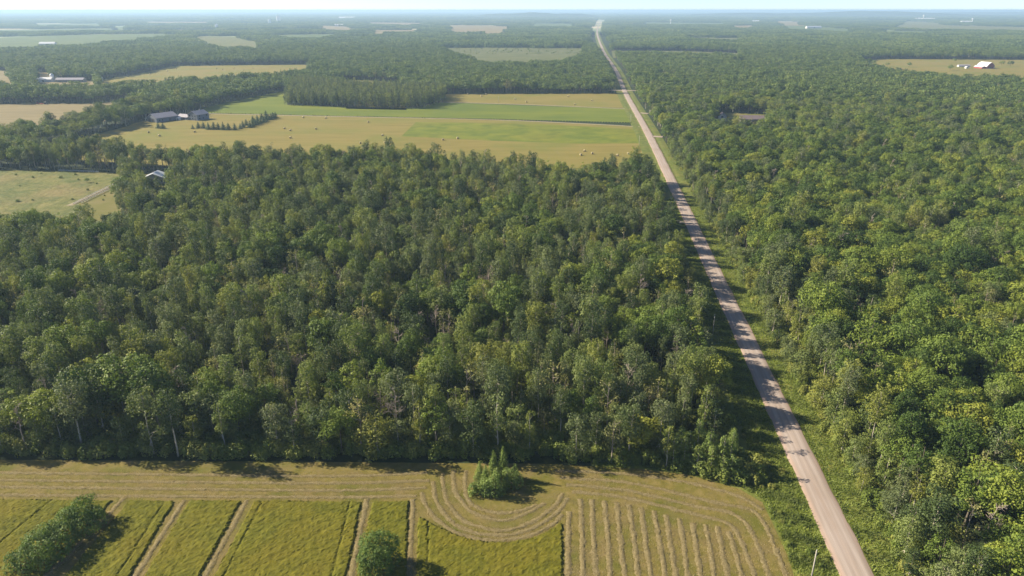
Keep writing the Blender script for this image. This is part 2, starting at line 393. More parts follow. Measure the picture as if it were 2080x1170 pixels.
# the road
road_px = [(1740,1170),(1594,860),(1321,281),(1270,188),(1252,145),(1226,104),(1213,67),(1216,52),(1224,37)]
rp = G(road_px)
d0 = (rp[2] - rp[0]) / np.linalg.norm(rp[2] - rp[0])
rp = np.vstack([rp[0] - d0 * 110, rp])
def resample(p, step):
    p = np.asarray(p, float)
    seg = np.linalg.norm(np.diff(p, axis=0), axis=1)
    s = np.concatenate([[0], np.cumsum(seg)])
    # Catmull-Rom through the points
    out = []
    for i in range(len(p) - 1):
        p0 = p[max(i - 1, 0)]; p1 = p[i]; p2 = p[i + 1]; p3 = p[min(i + 2, len(p) - 1)]
        n = max(2, int(seg[i] / step))
        m1 = (p2 - p0) / max(1e-6, (np.linalg.norm(p1 - p0) + seg[i])) * seg[i]
        m2 = (p3 - p1) / max(1e-6, (np.linalg.norm(p3 - p2) + seg[i])) * seg[i]
        t = np.linspace(0, 1, n, endpoint=False)[:, None]
        out.append((2*t**3-3*t**2+1)*p1 + (t**3-2*t**2+t)*m1 + (-2*t**3+3*t**2)*p2 + (t**3-t**2)*m2)
    out.append(p[-1:])
    return np.vstack(out)
RC = resample(rp, 6.0)                                  # centre line of the road
RT = np.gradient(RC, axis=0); RT /= np.linalg.norm(RT, axis=1)[:, None]
RN = np.stack([RT[:, 1], -RT[:, 0]], 1)                 # to the right
def strip(name, c, nrm, prof, mat, wob=None):
    n, k = len(c), len(prof)
    v = np.zeros((n, k, 3)); off = np.array([p[0] for p in prof]); hz = np.array([p[1] for p in prof])
    o = np.tile(off, (n, 1)); h = np.tile(hz, (n, 1))
    if wob is not None:
        o = o + wob[0]; h = h + wob[1]
    v[:, :, 0] = c[:, 0, None] + nrm[:, 0, None] * o
    v[:, :, 1] = c[:, 1, None] + nrm[:, 1, None] * o
    v[:, :, 2] = h
    i = np.arange((n - 1) * k).reshape(n - 1, k)[:, :-1].ravel()
    q = np.stack([i, i + 1, i + k + 1, i + k], 1)
    me = np_mesh(name, v.reshape(-1, 3), quads=q, mats=[mat], smooth=True)
    uvl = me.uv_layers.new(name='uv')
    s = np.concatenate([[0], np.cumsum(np.linalg.norm(np.diff(c, axis=0), axis=1))])
    uv = np.stack([np.broadcast_to(off, (n, k)), np.broadcast_to(s[:, None], (n, k))], 2).reshape(-1, 2)
    idx = np.zeros(len(me.loops), np.int32); me.loops.foreach_get('vertex_index', idx)
    uvl.data.foreach_set('uv', uv[idx].astype(np.float32).ravel())
    return link(name, me)
rng = np.random.default_rng(4)
pr = [(-3.75,.33),(-3.35,.47),(-2.2,.52),(-1.1,.545),(0,.56),(1.1,.545),(2.2,.52),(3.35,.47),(3.75,.33)]
wo = np.zeros((len(RC), len(pr))); wo[:, 0] = rng.normal(0, .13, len(RC)); wo[:, -1] = rng.normal(0, .13, len(RC))
tag(strip('gravel_road', RC, RN, pr, M['gravel'], (wo, np.zeros_like(wo))), 'straight pinkish gravel road running to the horizon', 'road', kind='structure')
nv = np.argmax(RC[:, 1] > 4200)
tag(strip('verge', RC[:nv], -RN[:nv], [(3.6,.36),(5.0,.10),(6.0,.08),(8.0,.30),(10.5,.18),(13.2,.014)], M['verge']), 'grassy strip with weeds along the left side of the road', 'verge', kind='structure')
tag(strip('verge', RC[:nv], RN[:nv], [(3.6,.36),(4.7,.12),(5.3,.05),(6.6,.30),(9,.24),(12.0,.022)], M['verge']), 'grassy strip and ditch along the right side of the road', 'verge', kind='structure')
def lane(pts, w, label, mat='lane', z=.09, name='farm_lane'):
    c = resample(G(pts), 5.0)
    t = np.gradient(c, axis=0); t /= np.linalg.norm(t, axis=1)[:, None]
    nr = np.stack([t[:, 1], -t[:, 0]], 1)
    return tag(strip(name, c, nr, [(-w/2, z-.06), (-w*.42, z), (0, z+.03), (w*.42, z), (w/2, z-.06)], M[mat]), label, 'lane', kind='structure')
lane([(1300,257.5),(1200,252),(1000,243.3),(700,236.9),(430,231.2),(400,231.5)], 4.5, 'long farm lane leading to the blue grey farmhouse')
lane([(1284,221.5),(1080,213),(884,206.8)], 5, 'pale farm lane between the green crop and the upper bale field')
lane([(1322,277.5),(1346,278.5)], 8, 'short gravel driveway entering the woods on the right', 'gravel', .36)
lane([(1300,229.8),(1317,231.2)], 7, 'narrow gravel driveway farther up the right roadside', 'gravel', .36)
lane([(1236,183.5),(1268,184),(1296,184.5)], 8, 'pale side road crossing at the far corner of the bale field', 'gravel', .3)
lane([(1366,450),(1396,453)], 6, 'gravel apron at the left roadside by the woodlot', 'gravel', .36)
lane([(140,418),(190,396),(238,374),(262,366)], 4.0, 'pale gravel lane beside the white fences')

M['farmland'] = None
def farmland_mat():
    m, nt, N, L, P = nodes_of('far_farmland')
    tc = N.new('ShaderNodeTexCoord'); mp = N.new('ShaderNodeMapping'); mp.inputs['Scale'].default_value = (.0011, .0021, 1)
    L.new(tc.outputs['Object'], mp.inputs['Vector'])
    v = N.new('ShaderNodeTexVoronoi'); v.distance = 'CHEBYCHEV'; v.inputs['Scale'].default_value = 1.0; v.inputs['Randomness'].default_value = .8
    L.new(mp.outputs['Vector'], v.inputs['Vector'])
    sx_ = N.new('ShaderNodeSeparateColor'); L.new(v.outputs['Color'], sx_.inputs['Color'])
    r = ramp(N, [(0, (.10, .15, .05)), (.3, (.17, .21, .07)), (.55, (.26, .25, .10)), (.75, (.36, .30, .16)), (.95, (.46, .38, .22))])
    L.new(sx_.outputs[0], r.inputs['Fac']); L.new(r.outputs['Color'], P.inputs['Base Color']); P.inputs['Roughness'].default_value = .9
    return m
M['farmland'] = farmland_mat()
fa = [(3350 * math.sin(t), 3350 * math.cos(t)) for t in np.linspace(R(-46), R(2), 24)] + [(4300 * math.sin(t), 4300 * math.cos(t)) for t in np.linspace(R(2), R(46), 24)]
fb = [(45000 * math.sin(t), 45000 * math.cos(t)) for t in np.linspace(R(46), R(-46), 40)]
tag(sheet('farmland', fa + fb, .04, M['farmland']), 'patchwork of hazy green and tan fields among the far woods', 'farmland', kind='structure')
# low ridges at the horizon
def ridge(px0, px1, D, htop, label):
    a, b = (px0 - 1040) / FPX * D, (px1 - 1040) / FPX * D
    n = 70; f1 = wave(int(px0), (b - a) / 3); f2 = wave(int(px0) + 5, (b - a) / 14)
    xs = np.linspace(a, b, n); t = np.linspace(0, 1, n)
    env = np.sin(math.pi * t) ** .6
    h = htop * env * (0.86 + .12 * f1(xs, 0) + .04 * f2(xs, 0))
    cross = [(-1, 0), (-.75, .35), (-.4, .82), (0, 1), (.5, .8), (1, 0)]
    v = np.array([[(x, D + c[0] * 2200, max(-.5, hh * c[1])) for c in cross] for x, hh in zip(xs, h)]).reshape(-1, 3)
    k = len(cross); i = np.arange((n - 1) * k).reshape(n - 1, k)[:, :-1].ravel()
    me = np_mesh('ridge', v, quads=np.stack([i, i + k, i + k + 1, i + 1], 1), mats=[M['hill']], smooth=True)
    tag(link('ridge', me), label, 'ridge', kind='structure')
ridge(1360, 1960, 14000, 98, 'long low wooded ridge on the horizon to the right')
ridge(960, 1210, 12500, 84, 'small blue wooded rise on the horizon left of the road')
ridge(1750, 2500, 19000, 100, 'faint blue ridge at the far right of the horizon')

# ------------------------------------------------------------------ trees: meshes
def cards(p, nrm, size, rg, aspect=(.6, 1.0), bend=.22):
    n = len(p)
    nrm = nrm / np.maximum(1e-6, np.linalg.norm(nrm, axis=1))[:, None]
    a = np.cross(nrm, rg.normal(size=(n, 3))); a /= np.maximum(1e-6, np.linalg.norm(a, axis=1))[:, None]
    b = np.cross(nrm, a)
    s = size * rg.uniform(.7, 1.3, n); t = s * rg.uniform(*aspect, n)
    s = s[:, None] * .5; t = t[:, None] * .5
    k = lambda: nrm * (rg.normal(0, bend, n)[:, None] * s * 2)
    q = np.stack([p + a * s * rg.uniform(.75, 1.15, (n, 1)) + k(), p + b * t * rg.uniform(.7, 1.2, (n, 1)) + k(),
                  p - a * s * rg.uniform(.75, 1.15, (n, 1)) + k(), p - b * t * rg.uniform(.7, 1.2, (n, 1)) + k()], 1)
    return q.reshape(-1, 3), np.arange(n * 4).reshape(-1, 4)

def lobes_to_leaves(cen, rad, rg, leaf, dens, centre, flat=.85, inner=.2):
    P, Nn, T = [], [], []
    base = rg.uniform(0, 1, len(cen))
    for i in range(len(cen)):
        r = rad[i]
        n = int(4 * math.pi * r * r * dens / (leaf * leaf * .62))
        d = rg.normal(size=(n, 3)); d /= np.linalg.norm(d, axis=1)[:, None]
        keep = (d[:, 2] > -.25) | (rg.uniform(size=n) < .4)
        d = d[keep]; n = len(d)
        lump = 1 + .16 * np.sin(d[:, 0] * 5 + i) * np.sin(d[:, 1] * 5 + 2 * i) + .1 * np.sin(d[:, 2] * 9 + i)
        rr = np.where(rg.uniform(size=n) < inner, rg.uniform(.35, .85, n), rg.uniform(.84, 1.1, n)) * lump
        p = cen[i] + d * np.array([1, 1, flat]) * (r * rr)[:, None]
        bad = np.zeros(n, bool)
        for j in range(len(cen)):
            if j != i: bad |= ((p - cen[j]) ** 2).sum(1) < (rad[j] * .72) ** 2
        p = p[~bad]; d = d[~bad]
        out = p - centre; out /= np.maximum(1e-6, np.linalg.norm(out, axis=1))[:, None]
        P.append(p); Nn.append(d * .9 + out * .35 + np.array([0, 0, .25]) + rg.normal(0, .24, p.shape))
        T.append(np.clip(base[i] * .6 + rg.uniform(0, .4, len(p)), 0, 1))
    return np.vstack(P), np.vstack(Nn), np.concatenate(T)

def trunk_geo(mb, H, r0, rg, limbs, n=7, lean=.03, top=.93):
    pts = []; x = y = 0
    for i in range(6):
        t = i / 5
        pts.append((x, y, H * top * t - (.4 if i == 0 else 0))); x += rg.normal(0, lean * H / 5); y += rg.normal(0, lean * H / 5)
    rad = [r0 * (1.25 if i == 0 else 1 - .165 * i) for i in range(6)]
    mb.tube(pts, rad, n)
    for c in limbs:
        z = max(H * .22, c[2] - rg.uniform(.8, 2.0)); t = min(.99, z / (H * top)) * 5; i = int(t); f = t - i
        a = Vector(pts[i]).lerp(Vector(pts[min(5, i + 1)]), f)
        e = Vector(c); m = a.lerp(e, .5) + Vector((rg.normal(0, .15), rg.normal(0, .15), rg.uniform(-.3, .2)))
        mb.tube([a, m, e], [r0 * .38, r0 * .24, r0 * .08], 4)
    return mb

def make_round(seed, H, rx, leaf=.42, dens=.72, nl=30, base=.30, sp=1.0):
    rg = np.random.default_rng(seed)
    rz = H * (1 - base) / 2; zc = H - rz
    cen, rad = [], []
    while len(cen) < nl:
        d = rg.normal(size=3); d /= np.linalg.norm(d)
        if d[2] < -.55: continue
        k = rg.uniform(.58, .92) if rg.uniform() > .12 else rg.uniform(.1, .4)
        w = 1 + .22 * math.sin(3 * math.atan2(d[1], d[0]) + seed)
        p = np.array([d[0] * rx * k * w, d[1] * rx * k * w, zc + d[2] * rz * k * rg.uniform(.85, 1.12)])
        if cen and min(np.linalg.norm(p - c) for c in cen) < rx * .30 and rg.uniform() < .9: continue
        cen.append(p); rad.append(rx * rg.uniform(.19, .36))
    cen = np.array(cen); rad = np.array(rad)
    P, Nn, T = lobes_to_leaves(cen, rad, rg, leaf, dens * sp, np.array([0, 0, zc - rz * .3]))
    mb = trunk_geo(MB(), H, .24 * H / 14, rg, cen[: 12])
    return mb, cards(P, Nn, leaf, rg), T

def make_aspen(seed, H, rx, leaf=.38, dens=.62, nl=26, base=.36, sp=1.0, point=0.0):
    rg = np.random.default_rng(seed)
    cen, rad = [], []
    z0 = H * base
    tries = 0
    while len(cen) < nl and tries < 900:
        tries += 1
        t = rg.uniform(0, 1); th = rg.uniform(0, 2 * math.pi)
        w = (math.sin(math.pi * (t * .64 + .18)) ** .6) * (1 - point * t)
        k = rg.uniform(.3, 1.02)
        p = np.array([math.cos(th) * rx * w * k, math.sin(th) * rx * w * k, z0 + (H - z0) * (t * .93)])
        r = rx * rg.uniform(.27, .46) * (.55 + .5 * w)
        if cen and min(np.linalg.norm(p - c) for c in cen) < r * .75 and rg.uniform() < .9: continue
        cen.append(p); rad.append(r)
    cen = np.array(cen); rad = np.array(rad)
    P, Nn, T = lobes_to_leaves(cen, rad, rg, leaf, dens * sp, np.array([0, 0, H * .5]), flat=1.05)
    mb = trunk_geo(MB(), H, .19 * H / 14, rg, cen[: 13], lean=.035)
    return mb, cards(P, Nn, leaf, rg), T

def make_conifer(seed, H, rb, leaf=.34, gap=.38, per=9, base=.06, up=-.15):
    rg = np.random.default_rng(seed)
    P, Nn, T = [], [], []
    z = H * base
    while z < H * .985:
        t = (z - H * base) / (H * (1 - base)); rr = rb * (1 - t) ** .85 + .06
        nb = max(3, int(per * (1 - t) + 3)); a0 = rg.uniform(0, 6)
        for k in range(nb):
            th = a0 + 2 * math.pi * k / nb + rg.normal(0, .2); L_ = rr * rg.uniform(.72, 1.12); m = max(2, int(L_ / (leaf * .42)))
            s = np.linspace(.12, 1, m)
            dirn = np.array([math.cos(th), math.sin(th), up])
            p = np.array([0, 0, z]) + s[:, None] * L_ * dirn + rg.normal(0, leaf * .28, (m, 3)) * np.array([1, 1, .7])
            P.append(p); Nn.append(np.tile(np.array([math.cos(th) * .7, math.sin(th) * .7, .8]), (m, 1)) + rg.normal(0, .4, (m, 3)))
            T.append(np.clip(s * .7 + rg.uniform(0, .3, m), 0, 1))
        z += gap * (1 - .35 * t) * rg.uniform(.8, 1.2)
    P = np.vstack(P); Nn = np.vstack(Nn); T = np.concatenate(T)
    mb = MB().tube([(0, 0, -.3), (0, 0, H * .5), (0, 0, H * .96)], [.14 * H / 8, .09 * H / 8, .02], 6)
    return mb, cards(P, Nn, leaf, rg, aspect=(.4, .7)), T

def make_dead(seed, H):
    rg = np.random.default_rng(seed)
    tr, br = MB(), MB()
    pts = []; x = y = 0
    for i in range(6):
        pts.append(Vector((x, y, H * i / 5 - (.3 if i == 0 else 0)))); x += rg.normal(0, .035 * H / 2); y += rg.normal(0, .035 * H / 2)
    tr.tube(pts, [.2, .17, .14, .11, .075, .02], 6)
    br.tube([pts[1].lerp(pts[2], .5)] + pts[2:], [.03, .03, .025, .02, .008], 4)
    def grow(a, d, L_, r, lev):
        e = a + d * L_; m = a.lerp(e, .5) + Vector(rg.normal(0, .08 * L_, 3))
        br.tube([a, m, e], [r, r * .7, r * .25], 4, cap=False)
        if lev > 0:
            for _ in range(4 if lev > 1 else 3):
                f = rg.uniform(.3, .95)
                nd = (d + Vector(rg.normal(0, .55, 3)) + Vector((0, 0, .25))).normalized()
                grow(a.lerp(e, f), nd, L_ * rg.uniform(.4, .65), r * .6, lev - 1)
    for k in range(15):
        t = rg.uniform(.38, .97) * 5; i = min(4, int(t)); a = pts[i].lerp(pts[i + 1], t - i)
        th = rg.uniform(0, 6.28); up = rg.uniform(.35, 1.1)
        grow(a, Vector((math.cos(th), math.sin(th), up)).normalized(), rg.uniform(1.3, 3.0) * (1.15 - t / 6.5), .08, 2)
    return tr, br

def make_shrub(seed, w, h, leaf=.34, nl=14, dens=.75, length=0.0, vary=.25):
    rg = np.random.default_rng(seed)
    cen, rad = [], []
    for i in range(nl):
        th = rg.uniform(0, 6.28); k = math.sqrt(rg.uniform(0, 1)) * .72
        x = math.cos(th) * w * k + rg.uniform(-length, length); y = math.sin(th) * w * k
        r = w * rg.uniform(.22, .40)
        top = h * (1 - .55 * k * k) * rg.uniform(1 - vary, 1.05)
        cen.append((x, y, max(r * .6, top - r))); rad.append(r)
        if top > 2.2 * r: cen.append((x * 1.06, y * 1.06, r * .8)); rad.append(r * rg.uniform(.85, 1.1))
    cen = np.array(cen); rad = np.array(rad)
    P, Nn, T = lobes_to_leaves(cen, rad, rg, leaf, dens, np.array([0, 0, 0]), flat=1.0)
    keep = P[:, 2] > .03
    P, Nn, T = P[keep], Nn[keep], T[keep]
    mb = MB()
    for c in cen[:10]:
        mb.tube([(c[0] * .35, c[1] * .35, -.2), (c[0] * .7, c[1] * .7, c[2] * .5), tuple(c)], [.09, .06, .02], 4)
    return mb, cards(P, Nn, leaf, rg), T

def geo_np(mb):
    v = np.array(mb.v); q = np.array([f for f in mb.f if len(f) == 4]).reshape(-1, 4)
    t = [];
    for f in mb.f:
        if len(f) != 4:
            t += [(f[0], f[i], f[i + 1]) for i in range(1, len(f) - 1)]
    return v, q, np.array(t).reshape(-1, 3)

SPEC = {}     # species key -> list of (trunk mesh, crown mesh, joined mesh, height, radius)
def register(key, parts, bark, leafm, H, rx):
    mb, (lv, lq), T = parts
    tv, tq, tt = geo_np(mb)
    tm = np_mesh(key + '_trunk', tv, quads=tq, tris=tt, mats=[M[bark]], smooth=True)
    cm = np_mesh(key + '_crown', lv, quads=lq, mats=[M[leafm]], tint=np.repeat(T, 4))
    n = len(tv)
    jm = np_mesh(key + '_whole', np.vstack([tv, lv]), quads=np.vstack([tq, lq + n]), tris=tt, mats=[M[bark], M[leafm]],
                 quad_mat=np.concatenate([np.zeros(len(tq)), np.ones(len(lq))]).astype(int), tint=np.concatenate([np.zeros(n), np.repeat(T, 4)]))
    SPEC.setdefault(key, []).append((tm, cm, jm, H, rx))

for s in range(6):
    H = [13.5, 15, 14.2, 12.2, 15.8, 13][s]; rx = [3.9, 5.0, 3.2, 4.4, 3.7, 2.9][s]
    register('oak', make_round(100 + s, H, rx, nl=[38, 46, 32, 42, 38, 30][s]), 'bark', 'oak', H, rx)
for s in range(7):
    H = [14.5, 16, 13, 15.2, 12, 14, 16.5][s]; rx = [2.2, 2.7, 1.9, 3.1, 2.4, 2.1, 2.6][s]
    register('aspen', make_aspen(200 + s, H, rx, nl=[32, 40, 28, 42, 30, 34, 38][s], base=[.38, .44, .33, .35, .28, .42, .45][s]), 'aspen_bark', 'aspen', H, rx)
for s in range(3):
    H = [14, 15, 12.5][s]
    register('sparse', make_aspen(250 + s, H, 2.4, nl=20, sp=.42, base=.35), 'dead_bark', 'sparse', H, 2.4)
for s in range(5):
    H = [12.5, 14, 11, 13, 10][s]
    register('edge', make_aspen(260 + s, H, [2.6, 2.9, 2.4, 3.1, 2.5][s], nl=36, base=.05), 'aspen_bark', 'aspen', H, 2.7)
for s in range(3):
    register('poplar', make_aspen(270 + s, 19, 2.1, nl=34, base=.12, point=.35, leaf=.55), 'bark', 'aspen', 19, 2.1)
for s in range(3):
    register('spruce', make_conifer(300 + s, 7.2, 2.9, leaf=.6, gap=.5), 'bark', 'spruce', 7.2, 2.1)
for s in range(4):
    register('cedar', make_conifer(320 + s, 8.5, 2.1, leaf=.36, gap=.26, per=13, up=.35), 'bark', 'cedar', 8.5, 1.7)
for s in range(4):
    register('brush', make_shrub(340 + s, 1.9, 2.6, leaf=.32, nl=9), 'bark', 'brush', 2.6, 1.9)
for s in range(4):
    H = [9.5, 10.5, 8.5, 9][s]
    register('young', make_aspen(330 + s, H, [1.7, 1.9, 1.6, 1.8][s], nl=30, base=.06, point=.6, leaf=.32, dens=.7), 'aspen_bark', 'cedar', H, 1.7)
# coarse versions for the far woods
for s in range(5):
    H = [13, 15, 14, 12, 14.5][s]; rx = [3.8, 4.4, 3.4, 4.0, 3.0][s]
    register('far', make_round(400 + s, H, rx, leaf=.95, dens=.75, nl=22), 'bark', 'far_leaf', H, rx)

# ------------------------------------------------------------------ where trees grow
rng = np.random.default_rng(11)
OPEN = [FIELDS[k] for k in FIELDS]
OPEN += [G([(380,232),(430,228),(700,233),(1000,240),(1296,247),(1300,262),(1000,248),(700,240),(430,236)]), G([(884,204),(1284,217),(1284,225),(884,210)]),
         G([(1225,181),(1300,182),(1300,188),(1225,187)]), G([(130,424),(240,372),(266,362),(268,370),(240,382),(140,428)])]
def road_offset(p):
    """signed distance from the road's centre line, + to the right, as a function of y"""
    cx = np.interp(p[:, 1], RC[:, 1], RC[:, 0]); 
    tx = np.interp(p[:, 1], RC[:, 1], RT[:, 0]); ty = np.interp(p[:, 1], RC[:, 1], RT[:, 1])
    return (p[:, 0] - cx) * ty
def in_open(p):
    r = np.zeros(len(p), bool)
    for poly in OPEN:
        lo = poly.min(0); hi = poly.max(0)
        k = np.where((p[:, 0] > lo[0]) & (p[:, 0] < hi[0]) & (p[:, 1] > lo[1]) & (p[:, 1] < hi[1]))[0]
        if len(k): r[k] |= inside(poly, p[k])
    return r
def wedge(p, margin):
    """inside the camera's view on the plan, plus a margin"""
    return np.abs(p[:, 0]) < p[:, 1] * .775 + margin
front = G([(-500,925),(0,926),(600,930),(950,930),(1100,934),(1300,944),(1400,957),(1500,985)])
def front_y(x): return np.interp(x, front[:, 0], front[:, 1])

CL = {'h': wave(21, 55), 's': wave(22, 75), 's2': wave(23, 28), 'd': wave(24, 40)}
T_POS, T_KEY, T_VAR, T_SCL, T_ROW, T_SIDE = [], [], [], [], [], []
def grid(x0, x1, y0, y1, s, jit, rg):
    nx, ny = int((x1 - x0) / s), int((y1 - y0) / s)
    i, j = np.meshgrid(np.arange(nx), np.arange(ny))
    i = i.ravel(); j = j.ravel()
    p = np.stack([x0 + (i + .5 * (j % 2)) * s, y0 + j * s], 1) + rg.uniform(-jit, jit, (len(i), 2)) * s
    return p, i, j
# --- left woodlot (rows counted back from the hayfield)
SL = 5.5
p, ci, rj = grid(-560, 130, 0, 480, SL, .40, rng)
fy = front_y(p[:, 0])
p[:, 1] += fy + 2.5
off = road_offset(p)
edge = np.interp(p[:, 1], [120, 200, 300, 600, 900], [-20, -18.5, -15.5, -12.5, -11.5])
ok = (off < edge + rng.uniform(-1.5, 1.5, len(p))) & ~in_open(p) & wedge(p, 70) & (p[:, 1] < 620)
ok &= ~((off > -34) & (p[:, 1] < front_y(p[:, 0]) + 15))
p, rj = p[ok], rj[ok]
L_pos, L_row = p, rj
# --- right forest near (rows counted right from the road)
SR = 5.6
s_al, ri = np.meshgrid(np.arange(0, 120), np.arange(0, 110))
s_al = s_al.ravel(); ri = ri.ravel()
al = 15 + (s_al + .5 * (ri % 2)) * SR; of = 12.6 + ri * SR
al = al + rng.uniform(-.4, .4, len(al)) * SR; of = of + rng.uniform(-.4, .4, len(al)) * SR
al = np.where(ri == 0, al, al)
cum = np.concatenate([[0], np.cumsum(np.linalg.norm(np.diff(RC, axis=0), axis=1))])
cx = np.interp(al, cum, RC[:, 0]); cyy = np.interp(al, cum, RC[:, 1]); nx = np.interp(al, cum, RN[:, 0]); ny = np.interp(al, cum, RN[:, 1])
p = np.stack([cx + nx * of, cyy + ny * of], 1)
ok = ~in_open(p) & wedge(p, 95) & (p[:, 1] > 20) & (p[:, 1] < 640)
R_pos, R_row = p[ok], ri[ok]

def pick(p, side, rg):
    n = len(p)
    a = CL['s'](p[:, 0], p[:, 1]) + .5 * CL['s2'](p[:, 0], p[:, 1]) + rg.normal(0, .55, n)
    thr = .1 if side == 'l' else -.35
    key = np.where(a < thr + .25 if side == 'l' else a < -.75, 'aspen', 'oak').astype(object)
    if side == 'l':
        key[(rg.uniform(size=n) < .15) & (key == 'oak')] = 'aspen'
    key[rg.uniform(size=n) < (.12 if side == 'l' else .05)] = 'sparse'
    h = 1.16 + .15 * CL['h'](p[:, 0], p[:, 1]) + rg.normal(0, .19, n)
    h[rg.uniform(size=n) < .05] *= 1.22
    return key, np.clip(h, .5, 1.6)
rows = []
for side, pos, row in (('l', L_pos, L_row), ('r', R_pos, R_row)):
    key, h = pick(pos, side, rng)
    if side == 'r':
        off = road_offset(pos)
        m = (off < 20) & (rng.uniform(size=len(pos)) < .65); key[m] = 'aspen'
        key[off < 15.5] = 'edge'; h[off < 15.5] *= .72
        h *= .97
    else:
        h *= .95
        m = (row <= 1) & (rng.uniform(size=len(pos)) < .55); key[m] = 'edge'
        m = (road_offset(pos) > np.interp(pos[:, 1], [120, 200, 300, 600, 900], [-26, -24.5, -21.5, -17.5, -16])) & (rng.uniform(size=len(pos)) < .5); key[m] = 'edge'
    dead = rng.uniform(size=len(pos)) < np.where(CL['d'](pos[:, 0], pos[:, 1]) > .2, .10, .03) * (1.0 if side == 'l' else .5)
    gapm = (CL['s2'](pos[:, 0] + 500, pos[:, 1]) + .6 * rng.normal(size=len(pos))) > (1.0 if side == 'l' else 1.2)
    for i in range(len(pos)):
        if gapm[i]: continue
        rows.append((side, int(row[i]), pos[i][0], pos[i][1], 'dead' if dead[i] else key[i], h[i]))
# --- the rest of the woods to 2.4 km
p, _, _ = grid(-2100, 2100, 240, 2450, 7.8, .42, rng)
off = road_offset(p)
cl = np.interp(p[:, 1], [200, 700, 1500, 2500], [12.5, 12.5, 17, 24])
ok = wedge(p, 50) & ~in_open(p) & (np.abs(off) > cl) & (np.hypot(p[:, 0], p[:, 1]) < 2450)
near_done = ((off < 0) & (p[:, 0] > -560) & (p[:, 1] < 620) & (p[:, 1] > 150)) | ((off > 0) & (p[:, 1] < 640) & (off < 12 + 110 * SR)) | (p[:, 1] < 300)
near_done &= ~((off < 0) & (p[:, 0] < -560))
p = p[ok & ~near_done]
F_pos = p

# ------------------------------------------------------------------ trees: things and masses
def scatter(name, pos, rot, scl, idx, meshes, label, cat):
    """one mass of plants: points carrying instances of the given meshes"""
    col = bpy.data.collections.new(name + '_kinds')
    for i, me in enumerate(meshes):
        col.objects.link(bpy.data.objects.new('%s_kind_%02d' % (name, i), me))
    me = bpy.data.meshes.new(name)
    n = len(pos)
    me.vertices.add(n); me.vertices.foreach_set('co', np.asarray(pos, np.float32).ravel())
    for nm, ty, val in (('rot', 'FLOAT_VECTOR', rot), ('scl', 'FLOAT_VECTOR', scl)):
        a = me.attributes.new(nm, ty, 'POINT'); a.data.foreach_set('vector', np.asarray(val, np.float32).ravel())
    a = me.attributes.new('idx', 'INT', 'POINT'); a.data.foreach_set('value', np.asarray(idx, np.int32))
    o = link(name, me)
    ng = bpy.data.node_groups.new(name + '_nodes', 'GeometryNodeTree')
    ng.interface.new_socket('Geometry', in_out='INPUT', socket_type='NodeSocketGeometry')
    ng.interface.new_socket('Geometry', in_out='OUTPUT', socket_type='NodeSocketGeometry')
    N, L = ng.nodes, ng.links
    gi, go = N.new('NodeGroupInput'), N.new('NodeGroupOutput')
    ci_ = N.new('GeometryNodeCollectionInfo'); ci_.inputs['Collection'].default_value = col
    ci_.inputs['Separate Children'].default_value = True; ci_.inputs['Reset Children'].default_value = True
    ip = N.new('GeometryNodeInstanceOnPoints'); ip.inputs['Pick Instance'].default_value = True
    def attr(nm, ty):
        a = N.new('GeometryNodeInputNamedAttribute'); a.data_type = ty; a.inputs['Name'].default_value = nm
        return [s for s in a.outputs if s.enabled][0]
    L.new(gi.outputs[0], ip.inputs['Points']); L.new(ci_.outputs[0], ip.inputs['Instance'])
    L.new(attr('idx', 'INT'), ip.inputs['Instance Index'])
    er = N.new('FunctionNodeEulerToRotation'); L.new(attr('rot', 'FLOAT_VECTOR'), er.inputs[0])
    L.new(er.outputs[0], ip.inputs['Rotation']); L.new(attr('scl', 'FLOAT_VECTOR'), ip.inputs['Scale'])
    L.new(ip.outputs[0], go.inputs[0])
    md = o.modifiers.new('plants', 'NODES'); md.node_group = ng
    return tag(o, label, cat, kind='stuff')

def ordn(n):
    return '%d%s' % (n, 'th' if 10 <= n % 100 <= 20 else {1: 'st', 2: 'nd', 3: 'rd'}.get(n % 10, 'th'))

P3 = np.array([(r[2], r[3], 8.0) for r in rows])
u, v, dep = proj(P3)
slant = np.sqrt(P3[:, 0] ** 2 + P3[:, 1] ** 2 + (CAM_H - 8) ** 2)
seen = (u > 8) & (u < 2072) & (v < 1150) & (v > 0)
live = np.array([r[4] != 'dead' for r in rows])
order = np.argsort(np.where(seen & live, slant, 1e9))
chosen = set(order[:300].tolist())
dorder = np.argsort(np.where(seen & ~live, slant, 1e9))
nd = int((seen & ~live).sum())
dead_chosen = set(dorder[:min(nd, 110)].tolist())
# place of each tree within its row, counted among the trees in view
place = {}
for side in 'lr':
    for rw in set(r[1] for r in rows if r[0] == side):
        ids = [i for i, r in enumerate(rows) if r[0] == side and r[1] == rw and seen[i]]
        ids.sort(key=lambda i: -rows[i][2] if side == 'l' else rows[i][3])
        for k, i in enumerate(ids): place[i] = k + 1

rs = random.Random(5)
DEAD = []
for s in range(6):
    H = [12, 13.5, 11, 14, 12.5, 10][s]
    tr, br = make_dead(500 + s, H)
    def mm(nm, b):
        vv, qq, tt = geo_np(b)
        return np_mesh(nm, vv, quads=qq, tris=tt if len(tt) else None, mats=[M['dead_bark']])
    DEAD.append((mm('dead_trunk', tr), mm('dead_branches', br)))
DEADJ = []
for s in range(6):
    tr, br = make_dead(500 + s, [12, 13.5, 11, 14, 12.5, 10][s])
    tr.add(br.v, br.f); vv, qq, tt = geo_np(tr)
    DEADJ.append(np_mesh('dead_whole', vv, quads=qq, tris=tt, mats=[M['dead_bark']]))

